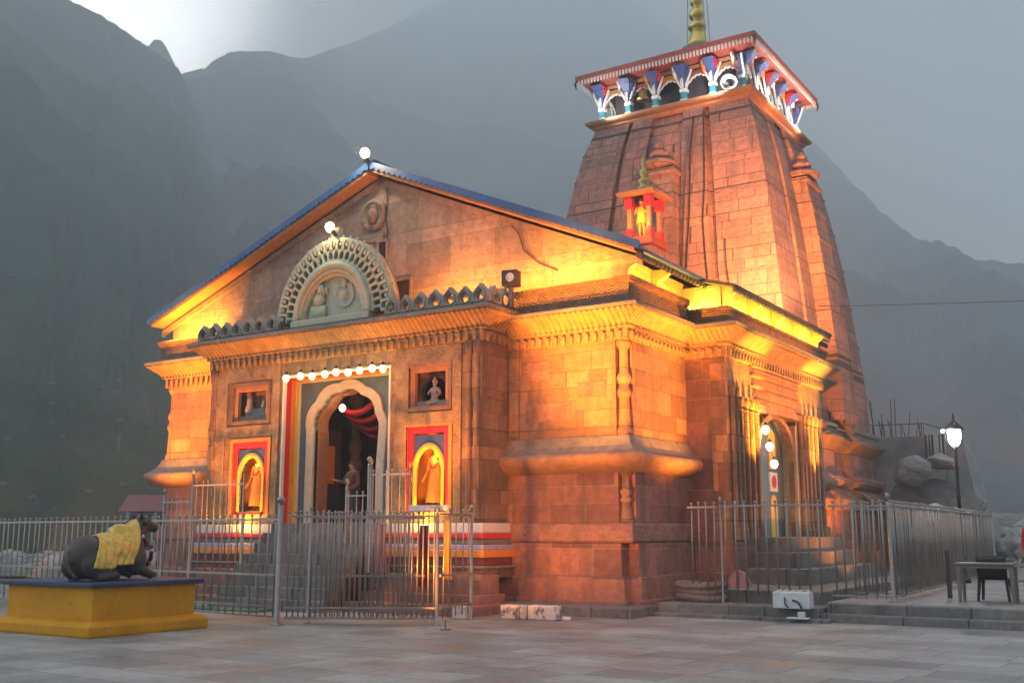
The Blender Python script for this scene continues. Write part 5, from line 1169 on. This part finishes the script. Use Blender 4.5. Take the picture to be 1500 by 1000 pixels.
# ------------------------------------------------------------------ things behind
def boulder(name, loc, size, label, mat='boulder_grey', seed=0, group=None, cut=.35):
    rnd = random.Random(seed); bm = bmesh.new()
    for k in range(15):
        d = Vector((rnd.gauss(0, 1), rnd.gauss(0, 1), rnd.gauss(0, 1))).normalized() * rnd.uniform(.8, 1.1); bm.verts.new(d)
    r_ = bmesh.ops.convex_hull(bm, input=bm.verts); bmesh.ops.delete(bm, geom=[v for v in bm.verts if not v.link_faces], context='VERTS')
    bmesh.ops.bevel(bm, geom=list(bm.edges), offset=.05, segments=2, affect='EDGES'); bmesh.ops.triangulate(bm, faces=bm.faces)
    bmesh.ops.subdivide_edges(bm, edges=bm.edges, cuts=4, use_grid_fill=True)
    for v in bm.verts:
        o_ = Vector((seed * 3.1, 0, 0)); v.co += v.co.normalized() * (.07 * noise.noise(v.co * 2.2 + o_) + .045 * noise.noise(v.co * 7 + o_) - .05 * max(0, noise.noise(v.co * 3.3 - o_)))
        v.co = Vector((v.co.x * size[0], v.co.y * size[1], v.co.z * size[2]))
    me = bpy.data.meshes.new(name); bm.to_mesh(me); bm.free(); me.materials.append(MATS[mat])
    for p in me.polygons: p.use_smooth = False
    o = bpy.data.objects.new(name, me); COL.objects.link(o); o.location = loc
    return tag(o, label, 'boulder', group) if label else o
boulder('boulder', (3.05, 15.2, 1.9), (.95, .9, .75), 'pale speckled boulder showing above the back fence left of the lamp', 'boulder_pale', 3)
boulder('boulder', (.35, 24.6, 4.1), (.85, .6, .85), 'light angular boulder close against the tower base', 'boulder_grey', 11)
boulder('boulder', (1.35, 25.0, 4.35), (.8, .7, .45), 'brown flat topped boulder next to the tower base', 'boulder_grey', 5)
boulder('boulder', (.7, 25.3, 2.0), (2.3, 1.2, 2.3), 'large dark boulder under the two lighter ones by the tower', 'boulder_dark', 8)
cs = thing('concrete_frame', 'unfinished grey concrete building with bare rebar beyond the tower', 'building', None, (0, 27.5, 0))
q = MB(); q.rings([[(-6, -.6, 0), (2.3, -.6, 0), (2.3, 1.5, 0), (-6, 1.5, 0)], [(-6, -.4, 4.35), (1.8, -.4, 4.35), (1.8, 1.5, 4.35), (-6, 1.5, 4.35)]], True, False, True); q.build('retaining_wall', 'concrete', cs, False, .03)
q = MB(); q.box(-6, .25, .1, 1.6, 4.35, 5.75); q.build('upper_wall', 'concrete', cs, False, .02)
q = MB(); q.rings([[(1.2, -.75, 0), (2.75, -.75, 0), (2.75, 2, 0), (1.2, 2, 0)], [(1.2, -.4, 5.65), (1.85, -.4, 5.65), (1.85, 2, 5.65), (1.2, 2, 5.65)]], True, False, True); q.build('buttress', 'concrete', cs, False, .03)
for k, x in enumerate((.35, .5, .62, .9, 1.05)):
    q = MB(); q.tube([(x, -.2, 4.3), (x + .01, -.2, 5.75)], .03 if k % 2 else .045, 6); q.build('pillar', 'timber_dark', cs)
for k in range(34):
    rnd = random.Random(k); x = -4 + 4.2 * rnd.random(); hgt = rnd.choice((.5, .6, .8, 1.1, 1.7))
    q = MB(); q.tube([(x, .3 + rnd.random(), 5.7), (x + rnd.uniform(-.04, .04), .3 + rnd.random(), 5.75 + hgt)], .018, 4); q.build('rebar', 'timber_dark', cs)
q = MB(); q.tube([(-4, -.1, 6.3), (.3, -.1, 6.25), (1.3, -.1, 5.9)], .02, 4); q.build('rebar_tie', 'timber_dark', cs)
hut = thing('hut', 'small hut with a dull red tin roof beyond the left fence', 'hut', None, (-47.7, 26.9, .2), R(40))
q = MB(); q.box(-1.9, 1.9, -2, 2, 0, 2.6); q.build('hut_wall', 'timber_dark', hut)
q = MB(); q.prism([(-2.6, 2.8), (2.6, 2.8), (0, 3.9)], -2.3, 2.3, 'yz'); hr = q.build('hut_roof', 'tin_red', hut)
for x in (-1.7, 0, 1.7):
    q = MB(); q.box(x - .1, x + .1, -2.5, -2.3, 0, 2.9); q.build('veranda_post', 'concrete', hut)
for k, (x, y, z0, z1, lb) in enumerate(((-159.5, 85.4, 18, 29.5, 'faint pale pole high on the hillside at the far left'), (-101.8, 63.7, 6, 13.6, 'faint pale pole low on the hillside left of the temple'))):
    po = thing('utility_pole', lb, 'pole', None, (x, y, 0)); q = MB(); q.tube([(0, 0, z0), (.0, 0, z1)], [.22, .14], 6); q.build('pole', 'boulder_dark', po)
# rubble (nobody could count it)
def rubble(name, n, area, smin, smax, mat, height, seed):
    rnd = random.Random(seed); q = MB()
    protos = []
    for s in range(6):
        bm = bmesh.new(); bmesh.ops.create_icosphere(bm, subdivisions=2, radius=1); r2 = random.Random(s)
        for v in bm.verts: v.co += v.co * (.45 * noise.noise(v.co * 1.3 + Vector((s * 7, 0, 0))))
        bm.verts.index_update(); protos.append(([v.co.copy() for v in bm.verts], [tuple(v.index for v in f.verts) for f in bm.faces])); bm.free()
    for k in range(n):
        x, y = area(rnd); s = smin * (smax / smin) ** (rnd.random() ** 2.2); vs, fs = rnd.choice(protos); e = Euler((rnd.random() * 6, rnd.random() * 6, rnd.random() * 6)).to_matrix(); i = len(q.v); z = height(x, y)
        q.v += [tuple(Vector((x, y, z)) + Vector((p.x * s, p.y * s, p.z * s * .8))) for p in (e @ v for v in vs)]; q.f += [tuple(i + a for a in f) for f in fs]
    return tag(q.build(name, mat), kind='stuff')
rubble('rubble', 520, lambda r: (r.uniform(-62, -14.9), r.uniform(6, 34)), .12, .75, 'boulder_grey', lambda x, y: .1, 1)
def moraine_h(x, y): return max(0, min(1, (y - 22) / 26)) * (2.6 + .9 * noise.noise(Vector((x * .06, y * .06, 0)))) + .5 * noise.noise(Vector((x * .25, y * .25, 5))) * min(1, max(0, (y - 22) / 8)) + .004 * max(0, y - 48) ** 1.25
q = MB(); q.rings([[(-3 + 70 * i / 60, 20 + 130 * (j / 60) ** 1.5, moraine_h(-3 + 70 * i / 60, 20 + 130 * (j / 60) ** 1.5) - .02) for i in range(61)] for j in range(61)], closed=False)
tag(q.build('moraine', 'gravel_ground', None, True), kind='structure')
rubble('moraine_rubble', 1300, lambda r: (r.uniform(1.5, 34), 24 + 70 * r.random() ** 1.6), .10, 1.0, 'boulder_grey', lambda x, y: moraine_h(x, y) + .05, 2)

# ------------------------------------------------------------------ mountains
def mountain(name, foot, ridge, back, mat, rough, nt_=60, ns=150, seed=0, power=1.15, kind='structure'):
    def at(line, f):
        n = len(line) - 1; t = f * n; k = min(int(t), n - 1); return Vector(line[k]).lerp(Vector(line[k + 1]), t - k)
    rows = []; mid = [(a[0], a[1]) for a in ridge]
    for j in range(nt_ + 1):
        t = j / nt_; row = []
        for i in range(ns + 1):
            f = i / ns; a, b = at(foot, f), at(ridge, f); p = a.lerp(b, t); h = (b.z - a.z)
            p.z = a.z + h * (t ** power)
            w = math.sin(math.pi * min(1, t * 1.02)) ** .7 if t < 1 else 0
            g_ = Vector((p.x * .006, p.y * .006, seed)); gl = Vector((f * 26, t * 1.4, seed))
            p.z += w * rough * (.62 * noise.fractal(g_, 1, 2, 6) + .16 * (1 - 2 * abs(noise.noise(gl + Vector((3 * noise.noise(g_ * 2), 0, 0))))) + .22 * noise.fractal(g_ * 5, 1, 2, 5))
            if j == nt_: p.z += rough * .045 * noise.fractal(Vector((f * 60, 0, seed)), 1, 2, 5)
            row.append(p)
        rows.append(row)
    rows.append([at(ridge, i / ns) + Vector(back) * .5 + Vector((0, 0, -at(ridge, i / ns).z * .4)) for i in range(ns + 1)])
    rows.append([at(ridge, i / ns) + Vector(back) + Vector((0, 0, -at(ridge, i / ns).z)) for i in range(ns + 1)])
    q = MB(); q.rings(rows, closed=False); return tag(q.build(name, mat, None, True), kind=kind)
R1 = [(-539.3, 87.8, 285.9), (-545.1, 147.1, 300.3), (-564.8, 211.6, 328.3), (-577.9, 279.3, 343.2), (-588.5, 342.4, 349.8), (-594.2, 371.0, 350.1), (-592.9, 391.0, 349.6), (-592.0, 409.8, 346.3), (-593.0, 433.8, 342.1), (-593.6, 449.4, 340.1), (-594.8, 464.1, 337.1), (-600, 500, 300)]
F1 = [(-58.5, -7.0, .0), (-61.7, 1.2, .0), (-63.8, 10.1, .1), (-65.2, 18.9, .1), (-66.3, 27.1, .2), (-67.8, 33.9, .2), (-69.4, 40.3, .2), (-71.1, 46.1, .3), (-72.5, 52.2, .3), (-73.5, 58.5, .4), (-74.2, 65.0, .4), (-77.8, 75.4, .5)]
R2 = [(-878.0, 624.6, 425.2), (-869.0, 673.5, 478.4), (-854.0, 692.1, 487.1), (-847.4, 700.1, 490.8), (-840.9, 707.8, 501.6), (-831.9, 718.1, 512.0), (-815.2, 736.7, 517.5), (-800.5, 752.5, 518.4), (-830.2, 802.3, 539.9), (-898.2, 898.4, 592.4), (-1022.2, 1058.5, 695.2), (-1197.6, 1292.7, 846.1), (-1340.7, 1570.9, 1030.7), (-1631.7, 2140.1, 1427.1), (-1602.2, 2435.4, 1625.9), (-1410.7, 2550.6, 1600.2), (-1170.9, 2422.7, 1420.3), (-938.5, 2198.1, 1157.9), (-671.3, 1902.6, 851.1), (-412.2, 1449.5, 549.8), (-295.6, 1170.8, 393.2), (-262.9, 1090.8, 353.5), (-230.3, 1011.6, 308.8), (-194.3, 928.7, 267.6), (-164.1, 845.9, 231.0), (-136.2, 764.2, 206.8), (-118.5, 739.6, 194.4), (-105.3, 733.5, 182.5), (-76.0, 729.2, 174.2), (-30.5, 716.5, 146.5), (28.7, 701.0, 108.5), (110.0, 669.4, 75.1), (180.0, 609.4, 45.1), (240.0, 549.4, 22.5), (330, 479.4, 3)]
F2 = [(-109.1, 70.6, .5), (-102.6, 78.6, .5), (-95.3, 86.4, .5), (-90.2, 97.5, .5), (-89.6, 116.3, .5), (-86.6, 135.7, .6), (-81.1, 155.4, .6), (-73.5, 174.9, .6), (-63.8, 194.1, .6), (-52.3, 212.7, .6), (-39.3, 230.5, .6), (-25.1, 247.4, .6), (-6.1, 267.2, .6), (13.9, 285.7, .6), (55.4, 318.7, .6), (120, 340, .5), (220, 370, .5)]
R0 = [(-863.6, 611.9, 400.3), (-861.2, 617.7, 455.4), (-852.6, 629.3, 487.2), (-848.5, 634.7, 497.2), (-844.5, 639.9, 497.5), (-840.5, 645.0, 488.9), (-835.5, 651.5, 473.0), (-828.8, 659.8, 432.3)]
mountain('hillside', F1, R1, (-180, 120, 0), 'grass_slope', 26, seed=1.3, power=1.2)
mountain('mountain', F2, R2, (-60, 110, 0), 'rock_slope', 55, nt_=70, ns=240, seed=5.1, power=1.25)
mountain('far_peak', [(-750, 500, 150), (-720, 525, 150)], R0, (-30, 30, 0), 'rock_slope', 6, 20, 60, 9.2, 1)
def hill_rocks():
    rnd = random.Random(12); q = MB(); dg = bpy.context.evaluated_depsgraph_get(); hs_ = bpy.data.objects['hillside']
    bv = BVHTree.FromObject(hs_, dg)
    for k in range(200):
        f = rnd.random(); t = .02 + .22 * rnd.random() ** 1.7; a = Vector(F1[0]).lerp(Vector(F1[-1]), f); b = Vector(R1[0]).lerp(Vector(R1[-1]), f); p = a.lerp(b, t)
        h = bv.ray_cast(Vector((p.x, p.y, 900)), Vector((0, 0, -1)))
        if h[0] is None: continue
        s = rnd.uniform(.12, .45) * (1 + 1.5 * t) * (2.0 if rnd.random() < .05 else 1); i = len(q.v)
        q.ball(h[0] + Vector((0, 0, s * .2)), s, 7, 5, (1.3, 1, .7))
        for a_ in range(i, len(q.v)): v = Vector(q.v[a_]); q.v[a_] = tuple(v + (v - h[0]) * .5 * noise.noise(v * 1.1))
    tag(q.build('hillside_rocks', 'hill_rock'), kind='stuff')
hill_rocks()

# ------------------------------------------------------------------ haze
q = MB(); q.box(-1750, 360, -150, 2760, -1.5, 1720)
hm = bpy.data.materials.new('haze'); hm.use_nodes = True; ht = hm.node_tree; ht.nodes.clear()
ho = ht.nodes.new('ShaderNodeOutputMaterial'); hv = ht.nodes.new('ShaderNodeVolumePrincipled'); hv.inputs['Density'].default_value = HAZE_DENSITY; hv.inputs['Color'].default_value = (.92, .955, .98, 1); hv.inputs['Anisotropy'].default_value = .1
ht.links.new(hv.outputs[0], ho.inputs['Volume'])
MATS['haze'] = hm; hz = q.build('haze', hm); tag(hz, kind='stuff')
